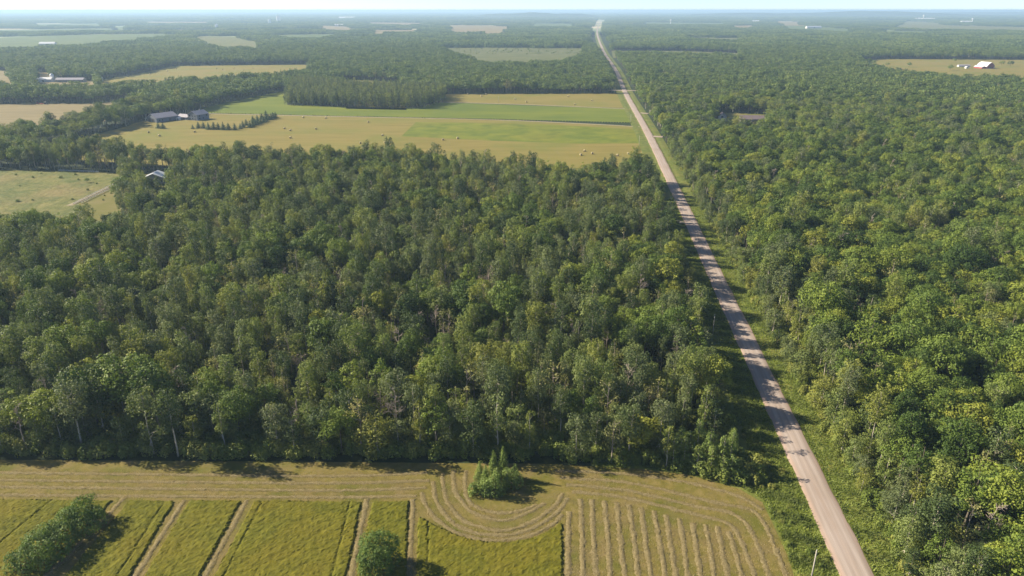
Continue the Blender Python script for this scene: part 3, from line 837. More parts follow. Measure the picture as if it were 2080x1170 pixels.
def plant(name, key, var, x, y, sx, sz, rz, label, cat, group, z=0.0, parts=('trunk', 'crown')):
    e = bpy.data.objects.new(name, None); SC.collection.objects.link(e)
    e.location = (x, y, z); e.rotation_euler = (0, 0, rz); e.scale = (sx, sx, sz); e.empty_display_size = 1
    tag(e, label, cat, group)
    sp = SPEC[key][var]
    link(parts[0], sp[0], e); link(parts[1], sp[1], e)
    return e
ADJ = {'edge': 'low branched leafy', 'oak': 'round crowned green', 'aspen': 'slender grey-green', 'sparse': 'thin leaved brownish'}
NM = {'edge': 'edge_tree', 'oak': 'broadleaf_tree', 'aspen': 'aspen_tree', 'sparse': 'thin_tree'}
mass = []
for i, (side, rw, x, y, key, h) in enumerate(rows):
    rz = rs.uniform(0, 6.28)
    where = ('%s from the road in the %s row behind the hayfield' % (ordn(place.get(i, 1)), ordn(rw + 1)) if side == 'l'
             else '%s from the picture bottom, %s row right of the road' % (ordn(place.get(i, 1)), ordn(rw + 1)))
    if key == 'dead':
        var = rs.randrange(6)
        if i in dead_chosen:
            e = bpy.data.objects.new('dead_tree', None); SC.collection.objects.link(e)
            e.location = (x, y, 0); e.rotation_euler = (0, 0, rz); e.scale = (h, h, h * 1.02)
            tag(e, 'bare grey dead tree, ' + where, 'dead tree', 'dead trees in the woods')
            link('trunk', DEAD[var][0], e); link('branches', DEAD[var][1], e)
        else:
            mass.append((x, y, rz, h, h * 1.02, 'dead', var))
        continue
    var = rs.randrange(len(SPEC[key]))
    sx = (.35 + .65 * h) * rs.uniform(.78, 1.28)
    if side == 'l' and key == 'aspen': sx *= .9; h *= 1.05
    if i in chosen:
        plant(NM[key], key, var, x, y, sx, h, rz, ADJ[key] + ' tree, ' + where, 'tree', 'trees of the near woods')
    else:
        mass.append((x, y, rz, sx, h, key, var))
for x, y in F_pos:
    mass.append((x, y, rs.uniform(0, 6.28), rs.uniform(1.1, 1.7), 1.0, None, 0))
# the mid-distance woods: fine trees up close, coarse ones beyond
keys, base_i, meshes = [], {}, []
for k in ('oak', 'aspen', 'sparse', 'edge', 'far', 'poplar'):
    base_i[k] = len(meshes); meshes += [s[2] for s in SPEC[k]]
base_i['dead'] = len(meshes); meshes += DEADJ
plantation = G([(578,214),(700,218.5),(858,221),(905,206),(905,190),(812,186),(700,182),(600,170)])
pos, rot, scl, idx = [], [], [], []
fm = np.array([(m[0], m[1]) for m in mass]); inpl = inside(plantation, fm)
hh = wave(31, 130); h2 = wave(32, 45)
hv = 1 + .12 * hh(fm[:, 0], fm[:, 1]) + .07 * h2(fm[:, 0], fm[:, 1])
for k, (x, y, rz, sx, h, key, var) in enumerate(mass):
    if inpl[k]:
        continue
    if key is None:
        h = max(.7, hv[k] * rs.uniform(1.0, 1.4)); 
        d = math.hypot(x, y)
        key = ('oak' if rs.random() < .6 else 'aspen') if d < 1000 else 'far'
        if key == 'aspen': sx *= 1.25
        if rs.random() < .03: key = 'sparse'
        var = rs.randrange(len(SPEC[key]))
    pos.append((x, y, 0)); rot.append((rs.gauss(0, .035), rs.gauss(0, .035), rz)); scl.append((sx, sx, h)); idx.append(base_i[key] + var)
# the poplar plantation in its rows
pl = plantation
for yy in np.arange(pl[:, 1].min(), pl[:, 1].max(), 4.4):
    for xx in np.arange(pl[:, 0].min(), pl[:, 0].max(), 4.2):
        q = (xx + rs.uniform(-.5, .5), yy + rs.uniform(-.8, .8))
        if rs.random() < .62 and inside(pl, np.array([q]))[0]:
            k = 'poplar' if rs.random() < .85 else 'aspen'
            s = rs.uniform(.82, 1.08) * (1.12 if xx > pl[:, 0].max() - 45 else 1.0)
            pos.append((q[0], q[1], 0)); rot.append((0, 0, rs.uniform(0, 6.28))); scl.append((s * 1.15, s * 1.15, s)); idx.append(base_i[k] + rs.randrange(3))
scatter('forest', pos, rot, scl, idx, meshes, 'unbroken mass of mixed green woods and hedgerows behind the nearest trees', 'forest')
print('forest instances', len(pos))

# far woods: patches of many crowns
def patch(seed, size, n):
    rg = np.random.default_rng(seed)
    V, Q, Tn = [], [], []; c = 0
    for k in range(n):
        x, y = rg.uniform(-size / 2, size / 2, 2); r = rg.uniform(3.2, 5.2); h = rg.uniform(10.5, 16)
        m = 34
        d = rg.normal(size=(m, 3)); d[:, 2] = np.abs(d[:, 2]) * 1.0 - .15; d /= np.linalg.norm(d, axis=1)[:, None]
        p = np.array([x, y, h - r * 1.15]) + d * np.array([r, r, r * 1.15]) * rg.uniform(.8, 1.1, (m, 1))
        v_, q_ = cards(p, d + rg.normal(0, .35, d.shape), 2.3, rg)
        V.append(v_); Q.append(q_ + c); c += len(v_); Tn.append(np.full(len(v_), rg.uniform(0, 1)))
        m2 = 10
        th = rg.uniform(0, 6.28, m2); p = np.stack([x + np.cos(th) * r * .8, y + np.sin(th) * r * .8, rg.uniform(1, h * .6, m2)], 1)
        v_, q_ = cards(p, np.stack([np.cos(th), np.sin(th), th * 0 + .2], 1), 3.2, rg)
        V.append(v_); Q.append(q_ + c); c += len(v_); Tn.append(np.full(len(v_), rg.uniform(0, .6)))
    return np_mesh('wood_patch', np.vstack(V), quads=np.vstack(Q), mats=[M['far_leaf']], tint=np.concatenate(Tn))
PATCH = [patch(600 + s, 74, 95) for s in range(4)]
pos, rot, scl, idx = [], [], [], []
gapf = wave(41, 900, 6); gapg = wave(42, 380, 6)
for (s, r0, r1, sc, hz) in ((62, 2380, 9500, 1.0, 1.0), (250, 9500, 33000, 4.2, 1.35)):
    p, _, _ = grid(-r1 * .8, r1 * .8, r0 * .6, r1, s, .3, rng)
    d = np.hypot(p[:, 0], p[:, 1])
    ok = wedge(p, 80 * sc) & (d > r0) & (d < r1) & ~in_open(p)
    clr = np.interp(d, [2300, 4500, 12000], [58, 62, 85])
    ok &= (np.abs(road_offset(p)) > clr) | (p[:, 1] > 11500)
    left = (p[:, 0] < 0) & (d > 3300)
    g = gapf(p[:, 0] * .55, p[:, 1]) + .6 * gapg(p[:, 0] * .5, p[:, 1])
    ok &= ~((g > np.where(left, .25, .7)) & (d > np.where(left, 3500, 4500)))
    for x, y in p[ok]:
        pos.append((x, y, 0)); rot.append((0, 0, rs.choice([0, 1, 2, 3]) * math.pi / 2 + rs.uniform(-.2, .2)))
        k = rs.uniform(.9, 1.2); scl.append((sc * k, sc * k, hz * rs.uniform(.8, 1.2))); idx.append(rs.randrange(4))
scatter('far_forest', pos, rot, scl, idx, PATCH, 'hazy blue woods spreading to the horizon', 'forest')
print('patches', len(pos))
# ------------------------------------------------------------------ undergrowth and rough grass
pos, rot, scl, idx = [], [], [], []
def brush_at(x, y, a, b):
    s = rs.uniform(a, b)
    pos.append((x, y, 0)); rot.append((0, 0, rs.uniform(0, 6.28))); scl.append((s * rs.uniform(.9, 1.3), s * rs.uniform(.9, 1.3), s)); idx.append(rs.randrange(4))
for k in range(1100):                                   # foot of the woodlot's front
    x = rs.uniform(-190, 66); brush_at(x, front_y(x) + rs.uniform(.5, 14), .45, 1.7)
for k in range(900):                                   # roadside foot of the woods
    y = 70 + 530 * rs.random() ** 1.3; cxr = float(np.interp(y, RC[:, 1], RC[:, 0]))
    brush_at(cxr + rs.uniform(11.2, 17), y, .3, 1.4)
for k in range(700):
    y = 170 + 430 * rs.random() ** 1.2; cxr = float(np.interp(y, RC[:, 1], RC[:, 0]))
    brush_at(cxr + float(np.interp(y, [120, 200, 300, 600], [-19.5, -18, -15, -12])) - rs.uniform(-1.0, 8), y, .4, 1.5)
for k in range(3600):                                   # under the woodlot
    x = rs.uniform(-330, 62); y = front_y(x) + 8 + 230 * rs.random() ** 1.3
    if x < float(np.interp(y, RC[:, 1], RC[:, 0])) - 19 and abs(x) < y * .8 + 20: brush_at(x, y, .8, 2.3)
for k in range(900):                                    # under the near woods right of the road
    y = rs.uniform(62, 330); cxr = float(np.interp(y, RC[:, 1], RC[:, 0]))
    brush_at(cxr + 14 + 90 * rs.random() ** 1.2, y, .7, 2.0)
for k in range(90):                                    # weeds along the left verge
    y = rs.uniform(85, 190); cxr = float(np.interp(y, RC[:, 1], RC[:, 0]))
    if rs.random() < .7: brush_at(cxr - abs(rs.gauss(10.5, 2.2)), y, .22, .62)
for q in G([(rs.uniform(-250, 230), rs.uniform(352, 412)) for _ in range(35)]): brush_at(q[0], q[1], .25, .7)
for q in G([(rs.uniform(900, 1180), rs.uniform(98, 110)) for _ in range(120)]): brush_at(q[0], q[1], .6, 1.6)
for q in G([(rs.uniform(430, 1285), 0) for _ in range(0)] or [(0, 400)]): pass
for t in np.linspace(0, 1, 150):                        # weedy line between lane and crop
    u_ = 430 + t * 850; q = gp(u_, 229.6 + t * 20.2 + .1); brush_at(q[0], q[1] + rs.uniform(-1, 1), .25, .5)
scatter('undergrowth', pos, rot, scl, idx, [s_[2] for s_ in SPEC['brush']], 'leafy undergrowth and weeds at the foot of the woods and along the verges', 'undergrowth')

M['blade'] = leaf_mat('grass_blades', [(0, (0.176, 0.216, 0.051)), (1, (0.176, 0.216, 0.051))], trans=.4, tint_amt=.9)
M['straw_blade'] = leaf_mat('loose_straw', [(0, (0.288, 0.236, 0.125)), (1, (0.288, 0.236, 0.125))], trans=.3)
M['hay_blade'] = leaf_mat('hay_blades', [(0, (0.180, 0.178, 0.015)), (1, (0.180, 0.178, 0.015))], trans=.45)
def blades(name, pts, z0, hmin, hmax, mat, rg, parent=None, w=.16, n=3):
    """tufts of leaning grass, three blades each"""
    N_ = len(pts) * n
    b = np.repeat(pts, n, 0) + rg.normal(0, .12, (N_, 2)); zb = np.repeat(z0, n)
    th = rg.uniform(0, 6.28, N_); h = rg.uniform(hmin, hmax, N_); ln = rg.uniform(.5, 1.3, N_) * h
    a2 = rg.uniform(0, 6.28, N_)
    V = np.zeros((N_, 3, 3))
    V[:, 0, 0] = b[:, 0] - np.cos(th) * w; V[:, 0, 1] = b[:, 1] - np.sin(th) * w; V[:, 0, 2] = zb
    V[:, 1, 0] = b[:, 0] + np.cos(th) * w; V[:, 1, 1] = b[:, 1] + np.sin(th) * w; V[:, 1, 2] = zb
    V[:, 2, 0] = b[:, 0] + np.cos(a2) * ln; V[:, 2, 1] = b[:, 1] + np.sin(a2) * ln; V[:, 2, 2] = zb + h
    me = np_mesh(name, V.reshape(-1, 3), tris=np.arange(N_ * 3).reshape(-1, 3), mats=[mat], tint=np.repeat(np.clip(.5 + .35 * wave(88, 9)(b[:, 0], b[:, 1]) + rg.normal(0, .2, N_), 0, 1), 3))
    return tag(link(name, me, parent), kind='stuff')
rg = np.random.default_rng(77)
n = 42000
y = 62 + 390 * rg.uniform(size=n) ** 1.7
side = rg.uniform(size=n) < .64
o_ = np.where(side, -rg.uniform(4.0, 13.5, n), rg.uniform(4.0, 12.0, n))
x = np.interp(y, RC[:, 1], RC[:, 0]) + o_ * np.interp(y, RC[:, 1], RN[:, 0])
zz = np.where(side, np.interp(-o_, [3.6, 5, 6, 8, 10.5, 13.2], [.3, .08, .06, .26, .15, .01]), np.interp(o_, [3.6, 4.7, 5.3, 6.6, 9, 12], [.3, .1, .05, .26, .2, .02]))
tag(blades('roadside_grass', np.stack([x, y], 1), zz, .2, .6, M['blade'], rg), 'uneven green and yellow grass growing on both road verges', 'grass')
bel = G([(1290,946),(1400,960),(1500,988),(1552,1016),(1574,1060),(1608,1130),(1650,1260),(1700,1260),(1610,1020),(1560,960),(1480,930),(1380,935)])
lo, hi = bel.min(0), bel.max(0); q = rg.uniform(lo, hi, (14000, 2)); q = q[inside(bel, q)]
tag(blades('field_edge_grass', q, np.zeros(len(q)), .3, .8, M['blade'], rg), 'tall bright grass along the curved corner of the mown field', 'grass')

# ------------------------------------------------------------------ standing hay blocks
def seg_dist(p, a, b):
    d = b - a; t = np.clip(((p - a) @ d) / (d @ d), 0, 1)
    return np.linalg.norm(p - (a + t[:, None] * d), axis=1)
def hay_block(pts, ruts, label, seed, cell=.42):
    poly = G(pts); ruts = [G(r) for r in ruts]
    lo, hi = poly.min(0) - cell * 2, poly.max(0) + cell * 2
    nx, ny = int((hi[0] - lo[0]) / cell) + 1, int((hi[1] - lo[1]) / cell) + 1
    gx, gy = np.meshgrid(lo[0] + np.arange(nx) * cell, lo[1] + np.arange(ny) * cell)
    rgb = np.random.default_rng(seed)
    p = np.stack([gx.ravel(), gy.ravel()], 1) + rgb.uniform(-.14, .14, (nx * ny, 2))
    ins = inside(poly, p)
    w1, w2, w3 = wave(seed + 1, 1.5, 7), wave(seed + 2, 3.4, 7), wave(seed + 3, 9, 5)
    z = .42 + .045 * w1(p[:, 0], p[:, 1]) + .05 * w2(p[:, 0], p[:, 1]) + .06 * w3(p[:, 0], p[:, 1]) + rgb.normal(0, .035, len(p))
    for r in ruts:
        for i in range(len(r) - 1):
            z = np.where(seg_dist(p, r[i], r[i + 1]) < .25, .22, z)
    z = np.where(ins, np.maximum(z, .1), -.02)
    idg = np.arange(nx * ny).reshape(ny, nx)
    q = np.stack([idg[:-1, :-1], idg[:-1, 1:], idg[1:, 1:], idg[1:, :-1]], -1).reshape(-1, 4)
    q = q[ins[q].any(1)]
    used = np.unique(q); mp = np.full(nx * ny, -1); mp[used] = np.arange(len(used))
    me = np_mesh('standing_hay', np.column_stack([p, z])[used], quads=mp[q], mats=[M['crop']])
    o = tag(link('standing_hay', me), label, 'standing hay', 'unmown hay blocks', 'stuff')
    area = ins.sum() * cell * cell
    c = rgb.choice(np.where(ins & (z > .3))[0], int(area * 11.0))
    blades('grass_tufts', p[c] + rgb.uniform(-.2, .2, (len(c), 2)), z[c] - .12, .12, .28, M['hay_blade'], rgb, o, w=.07, n=2)
YB = 1235
def lerp_x(a, b, y): return a[0] + (b[0] - a[0]) * (y - a[1]) / (b[1] - a[1])
hay_block([(-330,1013),(100,1017),(226,1018),(80,1175),(24,YB),(-330,YB)], [[(104,1019),(44,1068),(-30,1130)]], 'unmown yellow-green hay left of the long bush', 1)
hay_block([(263,1018),(354,1019),(264,1168),(222,YB),(78,YB),(135,1168)], [[(336,1019),(242,1168),(198,YB)]], 'narrow unmown hay block just right of the long bush', 2)
hay_block([(385,1018),(489,1019),(407,1168),(370,YB),(256,YB),(297,1168)], [], 'unmown hay block between the second and third mown strips', 3)
hay_block([(517,1019),(733,1020),(702,1168),(688,YB),(398,YB),(438,1168)], [[(534,1019),(458,1168),(424,YB)], [(712,1019),(676,1168),(660,YB)]], 'widest unmown hay block with wheel ruts near both sides', 4)
hay_block([(757,1021),(829,1019),(824,1168),(822,YB),(710,YB),(727,1168)], [], 'small unmown hay block around the round bush', 5)
hay_block([(851,1049),(872,1063),(905,1078),(940,1093),(985,1102),(1030,1103),(1075,1096),(1115,1079),(1141,1063),(1142,1170),(1142,YB),(846,YB),(848,1170)], [[(870,1060),(870,1170),(870,YB)]], 'unmown hay block with curved top below the tree island', 6)

# ------------------------------------------------------------------ windrows
def windrow(pts, label, seed, w=1.25, h=.34):
    rgw = np.random.default_rng(seed)
    c = resample(G(pts), .34)
    t = np.gradient(c, axis=0); t /= np.linalg.norm(t, axis=1)[:, None]
    nr = np.stack([t[:, 1], -t[:, 0]], 1)
    s = np.arange(len(c)) * .34
    f1, f2 = wave(seed, 4.5), wave(seed + 9, 1.6)
    c = c + nr * (.10 * f1(s, 0) + .05 * f2(s, 0))[:, None]
    prof = [(-1, -.02), (-.82, .28), (-.5, .78), (-.15, 1.0), (.2, .98), (.55, .74), (.85, .26), (1, -.02)]
    k = len(prof); n_ = len(c)
    ww = w / 2 * (1 + .10 * f2(s + 40, 0) + .12 * f1(s, 7) + rgw.normal(0, .1, n_)); hh_ = h * (1 + .16 * f2(s, 3) + .2 * f1(s, 11))
    off = np.array([q[0] for q in prof])[None] * ww[:, None] + rgw.normal(0, .05, (n_, k))
    z = np.array([q[1] for q in prof])[None] * np.maximum(.1, hh_)[:, None] + rgw.normal(0, .03, (n_, k)) * np.array([0, 1, 1, 1, 1, 1, 1, 0])
    al_ = rgw.normal(0, .07, (n_, k))
    v = np.stack([c[:, 0, None] + nr[:, 0, None] * off + t[:, 0, None] * al_, c[:, 1, None] + nr[:, 1, None] * off + t[:, 1, None] * al_, z], 2)
    i = np.arange((n_ - 1) * k).reshape(n_ - 1, k)[:, :-1].ravel()
    me = np_mesh('windrow', v.reshape(-1, 3), quads=np.stack([i, i + 1, i + k + 1, i + k], 1), mats=[M['straw']], smooth=True)
    o = tag(link('windrow', me), label, 'windrow', 'hay windrows on the mown field')
    m_ = int(len(c) * .34 * 95); j = rgw.integers(0, len(c), m_)
    q_ = c[j] + nr[j] * (rgw.normal(0, 1, m_) * np.where(rgw.uniform(size=m_) < .3, .8, .33) * w)[:, None] + rgw.normal(0, .1, (m_, 2))
    blades('loose_hay', q_, np.full(m_, .02), .05, .10 + h * 1.15, M['straw_blade'], rgw, o, w=.055, n=1)
WR = []
for k, r in enumerate([[(-200,957),(0,960),(350,964),(700,967),(868,960)], [(-200,972),(0,975),(350,979),(700,981),(872,976)], [(-200,986),(0,989),(350,993),(700,996),(866,991)], [(-200,1002),(0,1005),(350,1008),(700,1010),(846,1007)]]):
    WR.append((r, 'straight straw windrow left of the tree island, %s from the woods' % ordn(k + 1)))
for k, r in enumerate([[(947,956),(944,990),(955,1022),(986,1037),(1020,1042),(1057,1038),(1090,1025)],
                       [(921,956),(923,992),(937,1018),(963,1042),(1003,1055),(1037,1055),(1074,1040),(1106,1022)],
                       [(899,962),(902,998),(915,1030),(942,1057),(986,1073),(1023,1077),(1064,1068),(1097,1050),(1124,1030),(1143,1002)],
                       [(880,978),(884,1010),(900,1040),(928,1067),(976,1084),(1023,1087),(1066,1079),(1108,1058),(1138,1034),(1152,1012)],
                       [(856,1000),(866,1028),(890,1058),(925,1081),(980,1096),(1025,1097),(1072,1089),(1114,1070),(1143,1046)]]):
    WR.append((r, 'curved straw windrow around the tree island, %s ring outwards' % ordn(k + 1)))
for k, r in enumerate([[(1128,956),(1250,961),(1350,972),(1440,990),(1510,1012),(1548,1035)],
                       [(1138,970),(1178,973),(1256,978),(1335,992),(1400,1008),(1470,1024),(1522,1034),(1548,1056),(1572,1108),(1597,1170),(1622,YB)],
                       [(1150,984),(1197,988),(1276,997),(1355,1014),(1420,1030),(1478,1040),(1508,1056),(1526,1080),(1546,1125),(1562,1170),(1584,YB)],
                       [(1162,999),(1217,1004),(1266,1010),(1345,1028),(1400,1042),(1450,1054),(1480,1064),(1498,1084),(1516,1125),(1533,1170),(1554,YB)]]):
    WR.append((r, 'bending straw windrow right of the tree island, %s from the woods' % ordn(k + 1)))
V = [(1156,1040,1154),(1179,1014,1184),(1202,1015,1211),(1228,1018,1240),(1253,1020,1269),(1278,1026,1297),(1302,1031,1323),(1328,1038,1351),(1353,1047,1374),(1380,1054,1397),(1407,1062,1424),(1433,1066,1451),(1457,1070,1479),(1480,1080,1507)]
for k, (a, yt, b) in enumerate(V):
    xe = b + (b - a) * (YB - 1170) / (1170 - yt)
    WR.append(([(a, yt), (a + (b - a) * .5 + (1 if k % 2 else -1), (yt + 1170) / 2), (b, 1170), (xe, YB)], '%s straight windrow right of the curved hay block, counted from it' % ordn(k + 1)))
for k, (a, yt, b) in enumerate([(256,1008,96),(374,1016,276),(502,1016,417),(745,1014,713),(839,1014,831)]):
    xe = b + (b - a) * (YB - 1170) / (1170 - yt)
    WR.append(([(a, yt), ((a + b) / 2, (yt + 1170) / 2), (b, 1170), (xe, YB)], 'straw windrow in the %s mown strip between standing hay, from the left' % ordn(k + 1)))
for k, (r, lb) in enumerate(WR):
    windrow(r, lb, 900 + k * 13, w=1.35 if k < 13 else 1.45, h=.11 if k < 13 else .15)

# ------------------------------------------------------------------ island, corner trees, bushes
def at(u_, v_): return gp(u_, v_)
ISL = [(975,975,.70,0),(987,985,.72,1),(968,992,.55,2),(1003,966,.92,3),(1022,968,1.12,0),(1008,992,.62,1),(1030,990,.6,2),(1046,975,.58,3),(985,1002,.45,0),(1016,1006,.42,2)]
isl_l = ['left', 'second left', 'low leftmost', 'tall thin', 'tallest pointed', 'middle', 'right inner', 'rightmost', 'low front left', 'low front right']
for (u_, v_, h, va), l_ in zip(ISL, isl_l):
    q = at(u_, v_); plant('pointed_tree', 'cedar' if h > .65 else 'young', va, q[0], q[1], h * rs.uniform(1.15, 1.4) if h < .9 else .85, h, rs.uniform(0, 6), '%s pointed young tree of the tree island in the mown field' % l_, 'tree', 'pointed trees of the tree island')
register('isl_brush', make_shrub(361, 3.2, 4.6, leaf=.32, nl=18), 'bark', 'cedar', 4.6, 3.2)
register('isl_brush', make_shrub(362, 2.4, 3.0, leaf=.32, nl=14), 'bark', 'cedar', 3.0, 2.4)
q = at(1040, 985); plant('shrub', 'isl_brush', 0, q[0], q[1], 1.0, 1.15, 1.0, 'rounded green shrub on the shaded side of the tree island', 'shrub', None, parts=('stems', 'crown'))
q = at(972, 1003); plant('shrub', 'isl_brush', 1, q[0], q[1], 1.15, 1.3, 2.0, 'low bright shrub at the sunny front of the tree island', 'shrub', None, parts=('stems', 'crown'))
q = at(1003, 1000); plant('shrub', 'isl_brush', 0, q[0], q[1], 1.15, 1.35, 2.6, 'dense leafy shrub in the middle of the tree island', 'shrub', None, parts=('stems', 'crown'))
k = 0
COR = []
while len(COR) < 22:
    u_, v_ = rs.uniform(1345, 1492), rs.uniform(915, 978)
    if v_ > 935 + (u_ - 1300) * .24 or v_ < 880 + (u_ - 1300) * .15: continue
    q = at(u_, v_)
    if any(np.linalg.norm(q - c) < 2.3 for c in COR): continue
    COR.append(q)
COR.sort(key=lambda c: c[0])
for k, q in enumerate(COR):
    plant('young_tree', 'young', rs.randrange(4), q[0], q[1], rs.uniform(1.0, 1.35), rs.uniform(.8, 1.25), rs.uniform(0, 6), '%s from the left of the pale pointed young trees at the woodlot corner' % ordn(k + 1), 'tree', 'young trees at the woodlot corner')
register('long_bush', make_shrub(371, 5.6, 7.4, leaf=.36, nl=64, length=7.8, vary=.3, dens=.9), 'bark', 'willow', 4.8, 3.4)
a, b = at(192, 1050), at(58, 1160); c_ = (a + b) / 2
plant('willow_bush', 'long_bush', 0, c_[0], c_[1], 1, 1, math.atan2(a[1] - b[1], a[0] - b[0]), 'long dark green bush between standing hay at bottom left', 'bush', None, parts=('stems', 'crown'))
register('round_bush', make_shrub(372, 5.0, 9.2, leaf=.36, nl=40, vary=.3), 'bark', 'willow', 6.2, 4.3)
q = at(772, 1150); plant('willow_bush', 'round_bush', 0, q[0], q[1], 1, 1, .4, 'round dark green bush on the small hay block at the bottom', 'bush', None, parts=('stems', 'crown'))
# single trees in open land
register('lone', make_round(381, 9, 3.6, leaf=.7, nl=20, base=.12), 'bark', 'oak', 9, 3.6)
for (u_, v_, s, l_) in [(1775,132,1.5,'broad bush at the left end of the red barn pasture'),(1802,135,1.2,'second bush along the near side of the red barn pasture'),(1846,136,1.4,'round tree standing in the open red barn pasture'),(1930,143,1.6,'wide bush near the small white sheds'),(1938,126,1.2,'pale bush behind the small white sheds'),(2034,133,1.5,'dark tree just right of the red barn'),(2052,135,1.7,'second dark tree right of the red barn'),(1826,119.5,1.3,'dark round tree at the back of the red barn pasture'),(177,371,.5,'lone small bush in the rough meadow')]:
    q = at(u_, v_); plant('lone_tree', 'lone', 0, q[0], q[1], s, s * .85, rs.uniform(0, 6), l_, 'tree', None)
# spruces by the farmhouse
SP = [(391.7,261.5,.6),(403.4,260.5,.95),(414,260.5,.95),(424,263,1),(434.6,263,1.1),(444,263,1),(454,263.6,1.1),(464.7,264,1.05),(477.4,264,1),(488.5,261.8,.75),(494,259,1),(500.7,254.5,.95),(508,259,1),(513.5,257.2,1),(518.6,254.5,1.05),(524,252.8,1),(530,251,1),(535.6,249,1),(541,247,1),(514,248.5,1.05),(523,246.3,.95),(532,243,1),(541,241.5,1.35),(547,244,.9),(551,242.6,.95),(555,241,1.05),(560,239.6,1)]
for k, (u_, v_, s) in enumerate(SP):
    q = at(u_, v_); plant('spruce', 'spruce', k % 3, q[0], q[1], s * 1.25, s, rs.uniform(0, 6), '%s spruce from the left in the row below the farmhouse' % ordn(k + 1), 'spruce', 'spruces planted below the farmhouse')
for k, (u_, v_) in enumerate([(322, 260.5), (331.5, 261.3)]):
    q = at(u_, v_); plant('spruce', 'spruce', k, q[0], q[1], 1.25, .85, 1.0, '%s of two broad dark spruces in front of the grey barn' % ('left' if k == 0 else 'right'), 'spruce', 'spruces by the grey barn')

# ------------------------------------------------------------------ bales
M['bale'] = noise_mat('bale_hay', [(0.3, (.34, .28, .15)), (0.7, (.52, .44, .27))], scale=3.0)
def bale_mesh():
    b = MB(); r = .85; n = 18; L_ = 1.45
    prof = [(.02, -L_/2 - .0), (r * .5, -L_/2 + .02), (r * .9, -L_/2), (r, -L_/2 + .09), (r * 1.01, 0), (r, L_/2 - .09), (r * .9, L_/2), (r * .5, L_/2 - .02), (.02, L_/2)]
    b.lathe(prof, n)
    v = np.array(b.v); rgq = np.random.default_rng(3); v += rgq.normal(0, .012, v.shape)
    v = np.stack([v[:, 2], v[:, 0] * 1.02, v[:, 1] * .95 + r * .92], 1)      # axis along x, resting on the ground
    v[:, 2] = np.maximum(v[:, 2], 0)
    me = bpy.data.meshes.new('hay_bale'); me.from_pydata(v.tolist(), [], b.f); me.materials.append(M['bale']); me.update()
    return me
BM = bale_mesh()
def bales(lst, where, grp):
    for k, (u_, v_) in enumerate(sorted(lst)):
        q = at(u_, v_)
        o = tag(link('hay_bale', BM, None, (q[0], q[1], .04), rs.uniform(-.6, .6)), '%s round hay bale from the left %s' % (ordn(k + 1), where), 'hay bale', grp)
        o.scale = (1.15, 1.15, 1.15)
bales([(302,270),(324,277),(395.5,269),(578,262),(590,266),(642,263),(590,281),(238,292),(662,241),(616,239.5),(748,249),(777,276),(732,292),(782,291),(900,285),(929.5,282),(1187,308),(1203,313),(1180,316),(1276,314),(1254,317)], 'on the tan field behind the woodlot', 'bales on the near tan field')
bales([(950,192),(978,196),(987,192.5),(1046,202),(1069,208),(1154,196.5),(1202,205),(1167.5,213)], 'on the field beyond the green crop', 'bales beyond the green crop')
bales([(305,151),(340,145),(358,140),(440,139),(452,142),(475,139),(514,139),(494,143),(593,139),(260,156)], 'on the far pale hayfield', 'bales on the far pale hayfield')

# ------------------------------------------------------------------ poles and fences
def pole(u_, v_, h, label):
    q = at(u_, v_)
    e = bpy.data.objects.new('utility_pole', None); SC.collection.objects.link(e); e.location = (q[0], q[1], 0)
    tag(e, label, 'pole', 'utility poles along the road')
    MB().tube([(0, 0, -.5), (0, 0, h * .5), (0, 0, h)], [.17, .15, .12], 8).build('shaft', M['pole'], e, smooth=True)
    MB().lathe([(.02, h + .01), (.07, h + .05), (.09, h + .14), (.05, h + .24), (.01, h + .26)], 8).build('insulator', M['steel'], e)
pole(1645, 1190, 9.5, 'thin pale utility pole by the road at the bottom edge')
pole(1447, 684, 9, 'utility pole in the shaded verge beside the woodlot')
pole(1297.8, 299, 10, 'utility pole at the corner of the tan bale field')
pole(1280.7, 251, 9.5, 'utility pole at the end of the green crop strip')
pole(1013, 209, 9, 'lone pole standing in the field beyond the green crop')
def fence(pts, label, step=2.6, hgt=1.25):
    c = resample(G(pts), step)
    e = bpy.data.objects.new('rail_fence', None); SC.collection.objects.link(e); e.location = (c[0][0], c[0][1], 0)
    tag(e, label, 'fence', 'white rail fences by the meadow')
    pm = None
    c = c - c[0]
    for i, p_ in enumerate(c):
        if pm is None:
            o = MB().box(-.09, .09, -.09, .09, -.2, hgt).build('post', M['wall_white'], e); pm = o.data
        else: o = link('post', pm, e)
        o.location = (p_[0], p_[1], 0)
    for z in (.4, .78, 1.14):
        for i in range(len(c) - 1):
            d = c[i + 1] - c[i]; L_ = float(np.linalg.norm(d))
            o = MB().box(.09, L_ - .09, -.03, .03, z - .08, z + .08).build('rail', M['wall_white'], e, (c[i][0], c[i][1], 0), math.atan2(d[1], d[0]))
fence([(150,415),(190,395.5),(237,373)], 'white rail fence on the meadow side of the gravel lane')
fence([(165,414),(205,394.5),(241,377.5)], 'white rail fence on the lawn side of the gravel lane')
fence([(120,347.5),(160,348.5),(200,350.5)], 'white rail fence along the back of the rough meadow', 4.0)

